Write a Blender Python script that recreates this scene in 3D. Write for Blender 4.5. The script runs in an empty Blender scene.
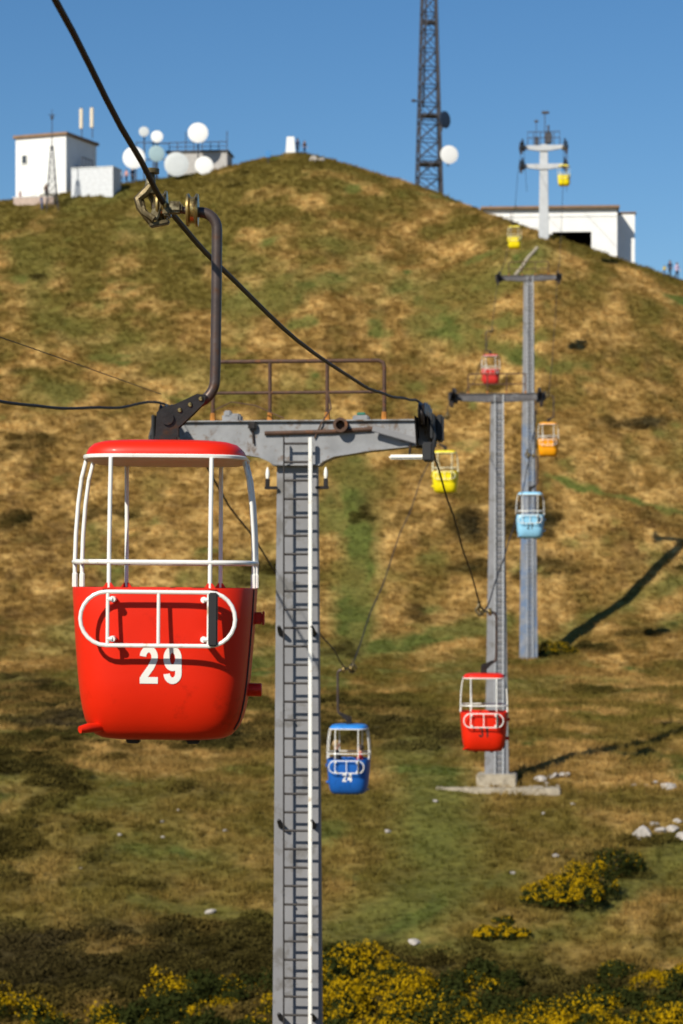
import bpy, bmesh, math, random
import numpy as np
from mathutils import Vector, Matrix, Euler

R = math.radians
random.seed(7)
SC = bpy.context.scene
COL = SC.collection

# ------------------------------------------------------------------ camera
F = 2387.0            # focal length in pixels of a 683 x 1024 picture (84 mm, portrait full frame)
CX, HY = 341.5, 580.0  # optical axis column and eye-level row
cd = bpy.data.cameras.new('camera'); cam = bpy.data.objects.new('camera', cd); COL.objects.link(cam)
cd.sensor_fit = 'VERTICAL'; cd.sensor_height = 36.0; cd.sensor_width = 24.0
cd.lens = F * 36.0 / 1024.0
cd.shift_y = (HY - 512.0) / 1024.0
cd.clip_start = 0.1; cd.clip_end = 20000
cd.dof.use_dof = True; cd.dof.focus_distance = 20.0; cd.dof.aperture_fstop = 2.7
cam.location = (0, 0, 0); cam.rotation_euler = (R(90), 0, 0)
SC.camera = cam

# ------------------------------------------------------------------ sky, sun, exposure
SUN_EL, SUN_AZ = 37.0, 215.0
w = bpy.data.worlds.new('World'); SC.world = w; w.use_nodes = True
nt = w.node_tree; nt.nodes.clear()
sky = nt.nodes.new('ShaderNodeTexSky'); sky.sky_type = 'NISHITA'; sky.sun_disc = False
sky.sun_elevation = R(SUN_EL); sky.sun_rotation = R(SUN_AZ)
sky.altitude = 200; sky.air_density = 1.0; sky.dust_density = 0.15; sky.ozone_density = 5.0
bg = nt.nodes.new('ShaderNodeBackground'); bg.inputs['Strength'].default_value = 0.074
wo = nt.nodes.new('ShaderNodeOutputWorld')
hs = nt.nodes.new('ShaderNodeHueSaturation'); hs.inputs['Saturation'].default_value = 1.18
nt.links.new(sky.outputs[0], hs.inputs['Color']); nt.links.new(hs.outputs[0], bg.inputs[0]); nt.links.new(bg.outputs[0], wo.inputs[0])
sd = bpy.data.lights.new('sun', 'SUN'); sun = bpy.data.objects.new('sun', sd); COL.objects.link(sun)
sd.energy = 4.6; sd.angle = R(0.53); sd.color = (1.0, 0.93, 0.80)
az, el = R(SUN_AZ), R(SUN_EL)
tosun = Vector((math.sin(az) * math.cos(el), math.cos(az) * math.cos(el), math.sin(el)))
sun.rotation_euler = (-tosun).to_track_quat('-Z', 'Y').to_euler()
sun.location = tosun * 300
vs = SC.view_settings
vs.view_transform = 'Standard'; vs.look = 'None'; vs.exposure = 0.3; vs.gamma = 1.0; vs.use_curve_mapping = False

def P(px, py, d):
    return Vector(((px - CX) / F * d, d, (HY - py) / F * d))

# ------------------------------------------------------------------ tags
def tag(o, label=None, cat=None, group=None, kind=None):
    if label: o['label'] = label
    if cat: o['category'] = cat
    if group: o['group'] = group
    if kind: o['kind'] = kind
    return o
def empty(name, loc=(0, 0, 0), rz=0.0, label=None, cat=None, group=None):
    o = bpy.data.objects.new(name, None); COL.objects.link(o)
    o.empty_display_size = 0.3
    o.location = loc; o.rotation_euler = (0, 0, rz)
    return tag(o, label, cat, group)

# ------------------------------------------------------------------ materials
MATS = {}
def lin(r, g, b):
    f = lambda c: (c / 12.92 if c <= 0.04045 else ((c + 0.055) / 1.055) ** 2.4)
    return (f(r / 255), f(g / 255), f(b / 255))
def material(name, col, rough=0.6, metal=0.0, var=0.15, scale=4.0, second=None, amount=0.0, sscale=3.0,
             bump=0.0, bscale=40.0, coat=0.0, spec=0.5):
    """base colour with soft mottling, optional patches of a second colour (rust, dirt) and fine relief"""
    if name in MATS: return MATS[name]
    m = bpy.data.materials.new(name); m.use_nodes = True; MATS[name] = m
    n = m.node_tree.nodes; l = m.node_tree.links
    b = n['Principled BSDF']
    b.inputs['Roughness'].default_value = rough; b.inputs['Metallic'].default_value = metal
    b.inputs['Coat Weight'].default_value = coat; b.inputs['Specular IOR Level'].default_value = spec
    b.inputs['Coat Roughness'].default_value = 0.12
    tc = n.new('ShaderNodeTexCoord')
    nz = n.new('ShaderNodeTexNoise'); nz.inputs['Scale'].default_value = scale; nz.inputs['Detail'].default_value = 6
    l.new(tc.outputs['Object'], nz.inputs['Vector'])
    rp = n.new('ShaderNodeValToRGB'); rp.color_ramp.elements[0].position = 0.3; rp.color_ramp.elements[1].position = 0.7
    rp.color_ramp.elements[0].color = tuple(c * (1 - var) for c in col) + (1,)
    rp.color_ramp.elements[1].color = tuple(min(1, c * (1 + var)) for c in col) + (1,)
    l.new(nz.outputs['Fac'], rp.inputs[0])
    out = rp.outputs[0]
    if second:
        n2 = n.new('ShaderNodeTexNoise'); n2.inputs['Scale'].default_value = sscale; n2.inputs['Detail'].default_value = 9
        n2.inputs['Roughness'].default_value = 0.7
        l.new(tc.outputs['Object'], n2.inputs['Vector'])
        r2 = n.new('ShaderNodeValToRGB')
        r2.color_ramp.elements[0].position = 0.62 - amount * 0.4; r2.color_ramp.elements[1].position = 0.72 - amount * 0.4
        l.new(n2.outputs['Fac'], r2.inputs[0])
        mx = n.new('ShaderNodeMixRGB'); mx.inputs[2].default_value = tuple(second) + (1,)
        l.new(r2.outputs[0], mx.inputs[0]); l.new(out, mx.inputs[1]); out = mx.outputs[0]
    l.new(out, b.inputs['Base Color'])
    if bump:
        n3 = n.new('ShaderNodeTexNoise'); n3.inputs['Scale'].default_value = bscale; n3.inputs['Detail'].default_value = 5
        l.new(tc.outputs['Object'], n3.inputs['Vector'])
        bp = n.new('ShaderNodeBump'); bp.inputs['Strength'].default_value = bump; bp.inputs['Distance'].default_value = 0.05
        l.new(n3.outputs['Fac'], bp.inputs['Height']); l.new(bp.outputs[0], b.inputs['Normal'])
    return m

RUST = (0.10, 0.035, 0.012)
def paint(name, c, dirt=0.10):
    return material('paint_' + name, c, 0.48, 0, 0.05, 3.0, tuple(x * 0.7 for x in c), dirt, 2.5, 0.02, 14, 0.06, 0.3)
M_WHITE = material('white_enamel', (0.80, 0.79, 0.74), 0.4, 0, 0.04, 6, (0.45, 0.36, 0.24), 0.12, 5, coat=0.2)
M_CREAM = material('cream_lining', (0.62, 0.55, 0.42), 0.6, 0, 0.08, 5)
M_BLACK = material('black_rubber', (0.012, 0.012, 0.013), 0.55, 0, 0.2, 8)
M_STEEL = material('dark_oily_steel', (0.035, 0.03, 0.028), 0.38, 0.6, 0.3, 9, (0.07, 0.035, 0.02), 0.22, 6, 0.05, 50)
M_TUBE = material('brown_hanger_steel', (0.075, 0.055, 0.048), 0.42, 0.35, 0.22, 7, (0.10, 0.05, 0.028), 0.2, 9, 0.04, 40)
M_BRASS = material('greasy_brass', (0.46, 0.34, 0.13), 0.35, 0.85, 0.3, 12, (0.05, 0.035, 0.02), 0.25, 8)
M_GREY = material('grey_tower_paint', (0.215, 0.215, 0.225), 0.5, 0, 0.10, 1.6, (0.15, 0.145, 0.14), 0.22, 2.2, 0.03, 25)
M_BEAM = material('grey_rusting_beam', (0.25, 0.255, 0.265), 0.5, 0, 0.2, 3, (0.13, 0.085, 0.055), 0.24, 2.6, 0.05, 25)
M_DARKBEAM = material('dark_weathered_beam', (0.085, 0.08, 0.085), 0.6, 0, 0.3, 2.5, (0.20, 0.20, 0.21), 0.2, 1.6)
M_BLUEGREY = material('flaking_blue_paint', (0.19, 0.205, 0.235), 0.6, 0, 0.3, 1.2, (0.115, 0.17, 0.27), 0.36, 0.9, 0.08, 16)
M_PALEGREY = material('pale_tower_paint', (0.46, 0.48, 0.50), 0.55, 0, 0.08, 2)
M_RUSTRAIL = material('rusty_rail', (0.085, 0.045, 0.028), 0.75, 0.2, 0.35, 8, (0.16, 0.06, 0.02), 0.2, 10)
M_ORUST = material('orange_rust', (0.42, 0.16, 0.02), 0.85, 0, 0.3, 12)
M_RUNG = material('ladder_rung_steel', (0.035, 0.03, 0.028), 0.6, 0.3, 0.2, 9)
M_ROPE = material('wire_rope', (0.018, 0.015, 0.012), 0.6, 0.0, 0.3, 30, spec=0.3)
M_LAMP = material('lamp_glass', (0.85, 0.83, 0.76), 0.25, 0, 0.02, 3)
M_CONC = material('concrete', (0.36, 0.31, 0.23), 0.9, 0, 0.2, 3, (0.20, 0.17, 0.12), 0.2, 2, 0.15, 18)
M_RENDER = material('white_render', (0.80, 0.80, 0.78), 0.8, 0, 0.04, 0.8, (0.55, 0.52, 0.46), 0.05, 0.7)
M_FASCIA = material('brown_fascia', (0.24, 0.15, 0.09), 0.8, 0, 0.15, 2)
M_WINDOW = material('dim_window', (0.05, 0.06, 0.07), 0.15, 0, 0.1, 2)
M_INSIDE = material('dark_interior', (0.03, 0.03, 0.032), 0.9, 0, 0.1, 2)
M_DISH = material('white_dish', (0.80, 0.80, 0.78), 0.5, 0, 0.03, 2)
M_DISHG = material('pale_grey_dish', (0.55, 0.58, 0.58), 0.5, 0, 0.05, 2)
M_DISHT = material('pale_teal_dish', (0.40, 0.55, 0.58), 0.5, 0, 0.05, 2)
M_DISHB = material('navy_dish', (0.03, 0.05, 0.09), 0.5, 0, 0.05, 2)
M_MAST = material('dark_galvanised', (0.055, 0.055, 0.065), 0.6, 0.2, 0.15, 3)
M_ROCK = material('limestone', (0.40, 0.365, 0.325), 0.95, 0, 0.25, 3, (0.17, 0.15, 0.12), 0.2, 2.5, 0.4, 9)

# ------------------------------------------------------------------ mesh builder
class MB:
    def __init__(s): s.bm = bmesh.new()
    def add(s, verts, faces):
        vv = [s.bm.verts.new(v) for v in verts]
        for f in faces:
            try: s.bm.faces.new([vv[i] for i in f])
            except ValueError: pass
        return s
    def box(s, c, size, bev=0.0, rot=None):
        t = bmesh.new(); bmesh.ops.create_cube(t, size=1.0)
        for v in t.verts: v.co = Vector((v.co.x * size[0], v.co.y * size[1], v.co.z * size[2]))
        if bev: bmesh.ops.bevel(t, geom=list(t.edges), offset=bev, segments=2, affect='EDGES')
        if rot is not None:
            bmesh.ops.transform(t, matrix=Euler(rot).to_matrix().to_4x4(), verts=t.verts)
        bmesh.ops.translate(t, vec=Vector(c), verts=t.verts)
        return s.merge(t)
    def merge(s, t):
        t.verts.index_update()
        s.add([v.co.copy() for v in t.verts], [[v.index for v in f.verts] for f in t.faces]); t.free(); return s
    def tube(s, pts, r, n=10, closed=False, caps=True):
        pts = [Vector(p) for p in pts]; k = len(pts)
        rr = r if isinstance(r, (list, tuple)) else [r] * k
        tang = []
        for i in range(k):
            a = pts[(i - 1) % k] if (closed or i > 0) else pts[i]
            b = pts[(i + 1) % k] if (closed or i < k - 1) else pts[i]
            tang.append((b - a).normalized())
        ref = Vector((0, 0, 1)) if abs(tang[0].z) < 0.9 else Vector((0, 1, 0))
        nrm = tang[0].cross(ref).normalized(); verts = []
        for i in range(k):
            nrm = (nrm - tang[i] * nrm.dot(tang[i])).normalized(); bn = tang[i].cross(nrm)
            for j in range(n):
                a = 2 * math.pi * j / n
                verts.append(pts[i] + (nrm * math.cos(a) + bn * math.sin(a)) * rr[i])
        faces = []
        for i in range(k if closed else k - 1):
            i2 = (i + 1) % k
            for j in range(n):
                j2 = (j + 1) % n
                faces.append((i * n + j, i * n + j2, i2 * n + j2, i2 * n + j))
        if caps and not closed:
            faces.append(tuple(range(n - 1, -1, -1))); faces.append(tuple((k - 1) * n + j for j in range(n)))
        return s.add(verts, faces)
    def lathe(s, prof, n=24, mat=None):
        verts = []; faces = []
        for (r, z) in prof:
            for j in range(n):
                a = 2 * math.pi * j / n
                v = Vector((r * math.cos(a), r * math.sin(a), z)); verts.append(mat @ v if mat is not None else v)
        for i in range(len(prof) - 1):
            for j in range(n):
                j2 = (j + 1) % n
                faces.append((i * n + j, i * n + j2, (i + 1) * n + j2, (i + 1) * n + j))
        if prof[0][0] > 1e-6: faces.append(tuple(range(n - 1, -1, -1)))
        if prof[-1][0] > 1e-6: faces.append(tuple((len(prof) - 1) * n + j for j in range(n)))
        return s.add(verts, faces)
    def prism(s, outline, y0, y1):
        """outline of (x, z) points, extruded along y"""
        n = len(outline)
        v = [(x, y0, z) for x, z in outline] + [(x, y1, z) for x, z in outline]
        f = [tuple(range(n)), tuple(range(2 * n - 1, n - 1, -1))] + [(i, i + n, (i + 1) % n + n, (i + 1) % n) for i in range(n)]
        return s.add(v, f)
    def mesh(s, name, smooth=True, ang=38):
        bmesh.ops.remove_doubles(s.bm, verts=s.bm.verts, dist=1e-5)
        bmesh.ops.recalc_face_normals(s.bm, faces=s.bm.faces)
        me = bpy.data.meshes.new(name); s.bm.to_mesh(me); s.bm.free()
        if smooth:
            me.shade_smooth()
            try: me.set_sharp_from_angle(angle=R(ang))
            except Exception: pass
        me.materials.append(None)
        return me
def place(name, me, mat, parent=None, loc=(0, 0, 0), rot=(0, 0, 0), scale=None):
    o = bpy.data.objects.new(name, me); COL.objects.link(o)
    if not me.materials: me.materials.append(None)
    o.material_slots[0].link = 'OBJECT'; o.material_slots[0].material = mat
    o.location = loc; o.rotation_euler = rot
    if scale is not None: o.scale = scale
    if parent: o.parent = parent
    return o
def part(name, mb, mat, parent=None, smooth=True, **k):
    return place(name, mb.mesh(name, smooth), mat, parent, **k)
CACHE = {}
def cpart(key, name, fn, mat, parent=None, **k):
    """like part, but the mesh is built once under its key and shared after that"""
    if key not in CACHE: CACHE[key] = fn().mesh(name)
    return place(name, CACHE[key], mat, parent, **k)

# ------------------------------------------------------------------ noise and terrain
def _hash(ix, iy, seed):
    h = (ix.astype(np.int64) * 374761393 + iy.astype(np.int64) * 668265263 + seed * 1442695041) & 0xffffffff
    h = ((h ^ (h >> 13)) * 1274126177) & 0xffffffff
    return ((h ^ (h >> 16)) & 0xffff) / 65535.0
def vnoise(x, y, seed):
    ix = np.floor(x); iy = np.floor(y); fx = x - ix; fy = y - iy
    fx = fx * fx * fx * (fx * (fx * 6 - 15) + 10); fy = fy * fy * fy * (fy * (fy * 6 - 15) + 10)
    a = _hash(ix, iy, seed); b = _hash(ix + 1, iy, seed); c = _hash(ix, iy + 1, seed); d = _hash(ix + 1, iy + 1, seed)
    return (a + (b - a) * fx) * (1 - fy) + (c + (d - c) * fx) * fy
def fbm(x, y, wl, seed, octv=4):
    s = 0; amp = 1; tot = 0; f = 1.0 / wl
    for i in range(octv):
        s = s + amp * (vnoise(x * f + 17.3 * i, y * f - 9.1 * i, seed + i) - 0.5) * 2; tot += amp; amp *= 0.5; f *= 2.03
    return s / tot

CPX = np.array([-900, -200, 0, 60, 100, 150, 180, 220, 260, 285, 300, 330, 380, 440, 480, 540, 600, 650, 683, 900, 1600], float)
CY = np.array([330, 222, 203, 194, 188, 181, 177, 171, 161, 156, 155, 160, 176, 196, 212, 235, 255, 271, 283, 340, 420], float)
CD = np.array([250, 256, 262, 263, 264, 265, 265, 265, 265, 265, 265, 263, 260, 255, 248, 238, 236, 235, 235, 230, 230], float)
CH = (HY - CY) / F * CD
NY = np.array([-400, -60, 0, 10, 25, 40, 60, 80, 88, 103, 118, 142, 172, 184, 196])
NH = np.array([2, -1.0, -1.7, -5.7, -12, -16.8, -18.2, -17.7, -16.4, -13.8, -10.13, -8.2, -5.9, -1.7, 5.8])
_yy = np.arange(-400, 200, 0.5); _k = np.exp(-0.5 * (np.arange(-16, 17) / 6.0) ** 2); _k /= _k.sum()
_hh = np.interp(_yy, NY, NH); _hs = np.convolve(np.pad(_hh, 16, mode='edge'), _k, 'valid')
def smooth_h(X, Y, CHv):
    Ys = np.maximum(Y, 60.0); px = CX + F * X / Ys
    dc = np.interp(px, CPX, CD); hc = np.interp(px, CPX, CHv)
    near = np.interp(Y, _yy, _hs)
    s = np.clip((Y - 180) / 10, 0, 1); s = s * s * (3 - 2 * s)
    up = -1.7 + (hc + 1.7) * (Y - 184) / (dc - 184)
    plate = hc + 0.8 - 0.02 * (Y - dc)
    k = 1.6
    up = -k * np.log(np.exp(-np.clip(up, -60, 60) / k) + np.exp(-np.clip(plate, -60, 60) / k))
    up = np.where(Y > 300, up - (np.minimum(Y, 1500) - 300) * 0.12, up)
    return near * (1 - s) + up * s
# keep the skyline where it belongs although the brow of the hill is rounded
_Yl = np.arange(190, 300, 0.5)
for _ in range(6):
    for i, px in enumerate(CPX):
        hmax = (smooth_h((px - CX) / F * _Yl, _Yl, CH) / _Yl).max()
        CH[i] += ((HY - CY[i]) / F - hmax) * CD[i]
def ground(X, Y):
    X = np.asarray(X, float); Y = np.asarray(Y, float)
    h = smooth_h(X, Y, CH)
    m = np.clip((Y - 70) / 20, 0.15, 1)
    top = 1 - 0.55 * np.clip((Y - 225) / 25, 0, 1)
    return h + m * top * (0.85 * fbm(X, Y, 26, 3, 3) + 0.30 * fbm(X, Y, 5.0, 11, 3)) + m * 0.10 * fbm(X, Y, 1.1, 21, 2)
def gz(x, y): return float(ground(np.array([x]), np.array([y]))[0])
_D = np.arange(70, 300, 0.1)
def hit(px, py):
    """the ground point seen at this place of the hillside"""
    X = (px - CX) / F * _D; hgt = (HY - py) / F * _D
    g = ground(X, _D); ok = np.nonzero(g >= hgt)[0]
    i = ok[0] if len(ok) else int(np.argmax(g / _D))
    return Vector((X[i], _D[i], g[i]))
def project(X, Y, Z): return CX + F * X / np.maximum(Y, 1), HY - F * Z / np.maximum(Y, 1)

def seg_dist(px, py, pts):
    best = np.full(px.shape, 1e9)
    for (x0, y0), (x1, y1) in zip(pts[:-1], pts[1:]):
        dx, dy = x1 - x0, y1 - y0; t = np.clip(((px - x0) * dx + (py - y0) * dy) / (dx * dx + dy * dy), 0, 1)
        best = np.minimum(best, np.hypot(px - x0 - t * dx, py - y0 - t * dy))
    return best
# ground tones: trodden green turf, a pylon's painted shadow band, dark heath and other dark patches, mapped once onto the hillside
GREEN = [([(352, 470), (362, 520), (358, 570), (350, 645)], 24, 0.85), ([(282, 385), (310, 430), (345, 470)], 24, 0.4),
         ([(240, 668), (330, 655), (400, 642), (470, 626), (510, 622)], 13, 0.85), ([(540, 655), (600, 612), (683, 577), (720, 562)], 11, 0.6),  # last strip: green turf with the third pylon's shadow tone painted in
         ([(555, 477), (600, 495), (640, 503), (700, 514)], 5, 1.0), ([(30, 250), (45, 300), (70, 330), (130, 350), (240, 385)], 20, 0.4),
         ([(130, 225), (190, 250), (280, 270)], 16, 0.35), ([(419, 297), (480, 333), (538, 360)], 9, 0.8), ([(330, 250), (380, 275), (419, 297)], 10, 0.45),
         ([(330, 955), (395, 925), (440, 880), (430, 800), (420, 755)], 48, 0.75), ([(330, 955), (400, 930), (440, 900)], 14, 0.9),
         ([(585, 915), (640, 878), (683, 850)], 20, 0.65), ([(130, 905), (270, 925)], 10, 0.6), ([(470, 960), (560, 935)], 10, 0.5)]
HEATH_AND_DARK = [(120, 728, 170, 34, 0.95), (15, 780, 60, 40, 0.85), (30, 845, 45, 14, 0.5), (120, 960, 200, 38, 1.0), (220, 945, 80, 22, 0.9), (102, 517, 42, 7, 0.9),
         (505, 520, 55, 18, 0.8), (515, 568, 58, 14, 0.75), (330, 722, 110, 22, 0.75), (635, 425, 30, 6, 0.9), (400, 515, 40, 10, 0.4), (610, 452, 20, 4, 0.7),  # opening two: plain dark patches on the slope behind the third pylon
         (440, 740, 60, 14, 0.5), (590, 650, 24, 6, 0.8), (640, 633, 24, 4, 0.5), (610, 690, 60, 8, 0.4), (655, 835, 40, 14, 0.5), (590, 880, 60, 26, 0.8),
         (400, 1000, 110, 55, 1.0), (600, 1010, 120, 45, 1.0), (150, 1010, 150, 40, 1.0), (20, 690, 60, 14, 0.6), (30, 880, 40, 12, 0.7), (565, 960, 50, 10, 0.5),
         (540, 445, 20, 6, 0.4), (100, 880, 90, 8, 0.4)]
C_TAN = np.array([0.265, 0.160, 0.044]); C_STRAW = np.array([0.43, 0.275, 0.092]); C_BROWN = np.array([0.120, 0.068, 0.021])
C_OLIVE = np.array([0.130, 0.104, 0.022]); C_GREEN = np.array([0.085, 0.098, 0.020]); C_HEATH_DARK = np.array([0.050, 0.040, 0.011]); C_PURP = np.array([0.045, 0.030, 0.022])
def mixc(a, b, t): return a * (1 - t[:, None]) + b * t[:, None]
def cover(X, Y, Z):
    px, py = project(X, Y, Z)
    wx = px + 16 * fbm(X, Y, 7, 41, 3) + 6 * fbm(X, Y, 1.6, 47, 2); wy = py + 9 * fbm(X, Y, 6, 51, 3) + 5 * fbm(X, Y, 1.4, 57, 2)
    calm = np.clip((py - 640 - 0.13 * px) / 120, 0, 1)
    n1 = fbm(X, Y, 14, 61, 4); n2 = fbm(X, Y, 3.2, 67, 3); n3 = fbm(X, Y, 1.0, 71, 2); n4 = fbm(X, Y, 22, 77, 3)
    c = np.repeat(C_TAN[None, :], len(X), 0)
    c = mixc(c, C_STRAW, np.clip((0.18 + 1.25 * n2 + 0.25 * n1 + 1.1 * n3) * (1 - 0.55 * calm), 0, 1))
    c = mixc(c, C_BROWN, np.clip(-0.18 - 1.3 * n2 + 1.2 * n3, 0, 0.85))
    low = 0.95 * calm + 1.5 * np.clip((350 - py) / 130, 0, 1) * np.clip(1.2 - px / 600, 0, 1)
    c = mixc(c, C_OLIVE, np.clip(0.04 + 0.9 * n4 - 1.2 * n2 * (1 - 0.5 * calm) + 0.45 * low, 0, 0.88))
    g = np.zeros(len(X)); h = np.zeros(len(X))
    for pts, wd, s in GREEN:
        g = np.maximum(g, s * np.clip(1.5 - seg_dist(wx, wy, pts) / wd * 1.2, 0, 1))
    g = np.maximum(g, np.clip(1.9 * fbm(X, Y, 9, 83, 4) - 0.42, 0, 0.75))
    g = np.maximum(g, np.clip(2.6 * fbm(X, Y, 3.6, 131, 3) - 0.85, 0, 0.85))
    c = mixc(c, C_GREEN, np.clip(g * (0.95 + 0.6 * n2), 0, 1))
    for (ex, ey, ea, eb, s) in HEATH_AND_DARK:
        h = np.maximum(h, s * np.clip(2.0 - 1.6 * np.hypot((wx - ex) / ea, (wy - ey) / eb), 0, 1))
    h = np.maximum(h, np.clip(2.6 * fbm(X, Y, 6.5, 97, 3) - 1.15, 0, 0.7))
    h = np.clip(h * (0.92 - 1.5 * n2 - 0.5 * n3), 0, 1)
    hc = C_HEATH_DARK * (1 - 0.5 * np.clip(n1, 0, 1)[:, None]) + 0.9 * np.clip(n1, 0, 1)[:, None] * C_PURP
    c = c * (1 - h[:, None]) + hc * h[:, None]
    c = c * (1 + 0.22 * n3)[:, None]
    return np.clip(c, 0.004, 0.6), g, h

# terrain sheet: fine where the hillside is seen, coarse out to the horizon
s_in = np.concatenate([np.linspace(-0.32, -0.175, 100)[:-1], np.linspace(-0.175, 0.175, 400), np.linspace(0.175, 0.32, 100)[1:]]); s_out = 0.32 * 1.2 ** np.arange(1, 25)
S = np.concatenate([-s_out[::-1], s_in, s_out])
Yr = np.concatenate([np.linspace(-400, 60, 26)[:-1], np.linspace(60, 84, 30)[:-1], np.linspace(84, 180, 330)[:-1], np.linspace(180, 280, 330)[:-1],
                     280 * 1.14 ** np.arange(0, 26)])
XX = S[None, :] * np.maximum(Yr, 60)[:, None]; YY = np.repeat(Yr[:, None], len(S), 1)
ZZ = ground(XX.ravel(), YY.ravel())
nr, nc = XX.shape
V = np.stack([XX.ravel(), YY.ravel(), ZZ], 1)
idx = np.arange(nr * nc).reshape(nr, nc)
Q = np.stack([idx[:-1, :-1].ravel(), idx[:-1, 1:].ravel(), idx[1:, 1:].ravel(), idx[1:, :-1].ravel()], 1)
me = bpy.data.meshes.new('hillside')
me.vertices.add(len(V)); me.vertices.foreach_set('co', V.ravel())
me.loops.add(Q.size); me.loops.foreach_set('vertex_index', Q.ravel())
me.polygons.add(len(Q)); me.polygons.foreach_set('loop_start', np.arange(len(Q)) * 4)
me.update(calc_edges=True); me.validate(); me.shade_smooth()
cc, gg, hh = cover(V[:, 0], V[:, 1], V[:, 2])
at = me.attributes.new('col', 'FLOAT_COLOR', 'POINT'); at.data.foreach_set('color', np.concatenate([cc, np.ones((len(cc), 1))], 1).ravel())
mg = bpy.data.materials.new('hillside_turf'); mg.use_nodes = True
n = mg.node_tree.nodes; l = mg.node_tree.links; b = n['Principled BSDF']; b.inputs['Roughness'].default_value = 1.0; b.inputs['Specular IOR Level'].default_value = 0.1
a = n.new('ShaderNodeAttribute'); a.attribute_name = 'col'
tc = n.new('ShaderNodeTexCoord'); nz = n.new('ShaderNodeTexNoise'); nz.inputs['Scale'].default_value = 2.4; nz.inputs['Detail'].default_value = 8; nz.inputs['Roughness'].default_value = 0.7
l.new(tc.outputs['Object'], nz.inputs['Vector'])
rp = n.new('ShaderNodeValToRGB'); rp.color_ramp.elements[0].color = (0.45, 0.45, 0.45, 1); rp.color_ramp.elements[1].color = (1.45, 1.45, 1.45, 1)
rp.color_ramp.elements[0].position = 0.28; rp.color_ramp.elements[1].position = 0.72
l.new(nz.outputs['Fac'], rp.inputs[0])
mx = n.new('ShaderNodeMixRGB'); mx.blend_type = 'MULTIPLY'; mx.inputs[0].default_value = 1
l.new(a.outputs['Color'], mx.inputs[1]); l.new(rp.outputs[0], mx.inputs[2]); l.new(mx.outputs[0], b.inputs['Base Color'])
bp = n.new('ShaderNodeBump'); bp.inputs['Strength'].default_value = 0.7; bp.inputs['Distance'].default_value = 0.15
l.new(nz.outputs['Fac'], bp.inputs['Height']); l.new(bp.outputs[0], b.inputs['Normal'])
me.materials.append(mg)
hill = bpy.data.objects.new('hillside', me); COL.objects.link(hill)
tag(hill, 'steep tawny grass hillside with green turf strips and dark heath patches', 'hillside', kind='structure')

# ------------------------------------------------------------------ scattered growth (stuff): instances on points
def scatter(name, src, pts, rots, scl, cols, label, cat):
    me = bpy.data.meshes.new(name); k = len(pts)
    me.vertices.add(k); me.vertices.foreach_set('co', np.asarray(pts, float).ravel())
    a = me.attributes.new('col', 'FLOAT_COLOR', 'POINT'); a.data.foreach_set('color', np.concatenate([cols, np.ones((k, 1))], 1).ravel())
    a = me.attributes.new('rot', 'FLOAT_VECTOR', 'POINT'); a.data.foreach_set('vector', np.asarray(rots, float).ravel())
    a = me.attributes.new('scl', 'FLOAT_VECTOR', 'POINT'); a.data.foreach_set('vector', np.asarray(scl, float).ravel())
    o = bpy.data.objects.new(name, me); COL.objects.link(o)
    ng = bpy.data.node_groups.new(name, 'GeometryNodeTree')
    ng.interface.new_socket('Geometry', in_out='INPUT', socket_type='NodeSocketGeometry')
    ng.interface.new_socket('Geometry', in_out='OUTPUT', socket_type='NodeSocketGeometry')
    N = ng.nodes; L = ng.links
    gi = N.new('NodeGroupInput'); go = N.new('NodeGroupOutput')
    ip = N.new('GeometryNodeInstanceOnPoints'); oi = N.new('GeometryNodeObjectInfo'); oi.inputs['Object'].default_value = src
    ar = N.new('GeometryNodeInputNamedAttribute'); ar.data_type = 'FLOAT_VECTOR'; ar.inputs['Name'].default_value = 'rot'
    asc = N.new('GeometryNodeInputNamedAttribute'); asc.data_type = 'FLOAT_VECTOR'; asc.inputs['Name'].default_value = 'scl'
    L.new(gi.outputs[0], ip.inputs['Points']); L.new(oi.outputs['Geometry'], ip.inputs['Instance'])
    L.new(ar.outputs['Attribute'], ip.inputs['Rotation']); L.new(asc.outputs['Attribute'], ip.inputs['Scale'])
    L.new(ip.outputs['Instances'], go.inputs[0])
    md = o.modifiers.new('scatter', 'NODES'); md.node_group = ng
    return tag(o, label, cat, kind='stuff')
def leafmat(name, attr=True, col=(0.1, 0.1, 0.1), trans=0.25):
    m = bpy.data.materials.new(name); m.use_nodes = True
    n = m.node_tree.nodes; l = m.node_tree.links; n.clear()
    out = n.new('ShaderNodeOutputMaterial'); d = n.new('ShaderNodeBsdfDiffuse'); t = n.new('ShaderNodeBsdfTranslucent'); mx = n.new('ShaderNodeMixShader')
    mx.inputs[0].default_value = trans
    if attr:
        a = n.new('ShaderNodeAttribute'); a.attribute_type = 'INSTANCER'; a.attribute_name = 'col'; c = a.outputs['Color']
    else:
        tc = n.new('ShaderNodeTexCoord'); nz = n.new('ShaderNodeTexNoise'); nz.inputs['Scale'].default_value = 5
        l.new(tc.outputs['Object'], nz.inputs['Vector'])
        rp = n.new('ShaderNodeValToRGB'); rp.color_ramp.elements[0].color = tuple(x * 0.6 for x in col) + (1,); rp.color_ramp.elements[1].color = tuple(x * 1.4 for x in col) + (1,)
        l.new(nz.outputs['Fac'], rp.inputs[0]); c = rp.outputs[0]
    l.new(c, d.inputs[0]); l.new(c, t.inputs[0]); l.new(d.outputs[0], mx.inputs[1]); l.new(t.outputs[0], mx.inputs[2]); l.new(mx.outputs[0], out.inputs[0])
    return m
M_GRASS = leafmat('grass_blades')
rng = np.random.default_rng(5)
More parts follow.
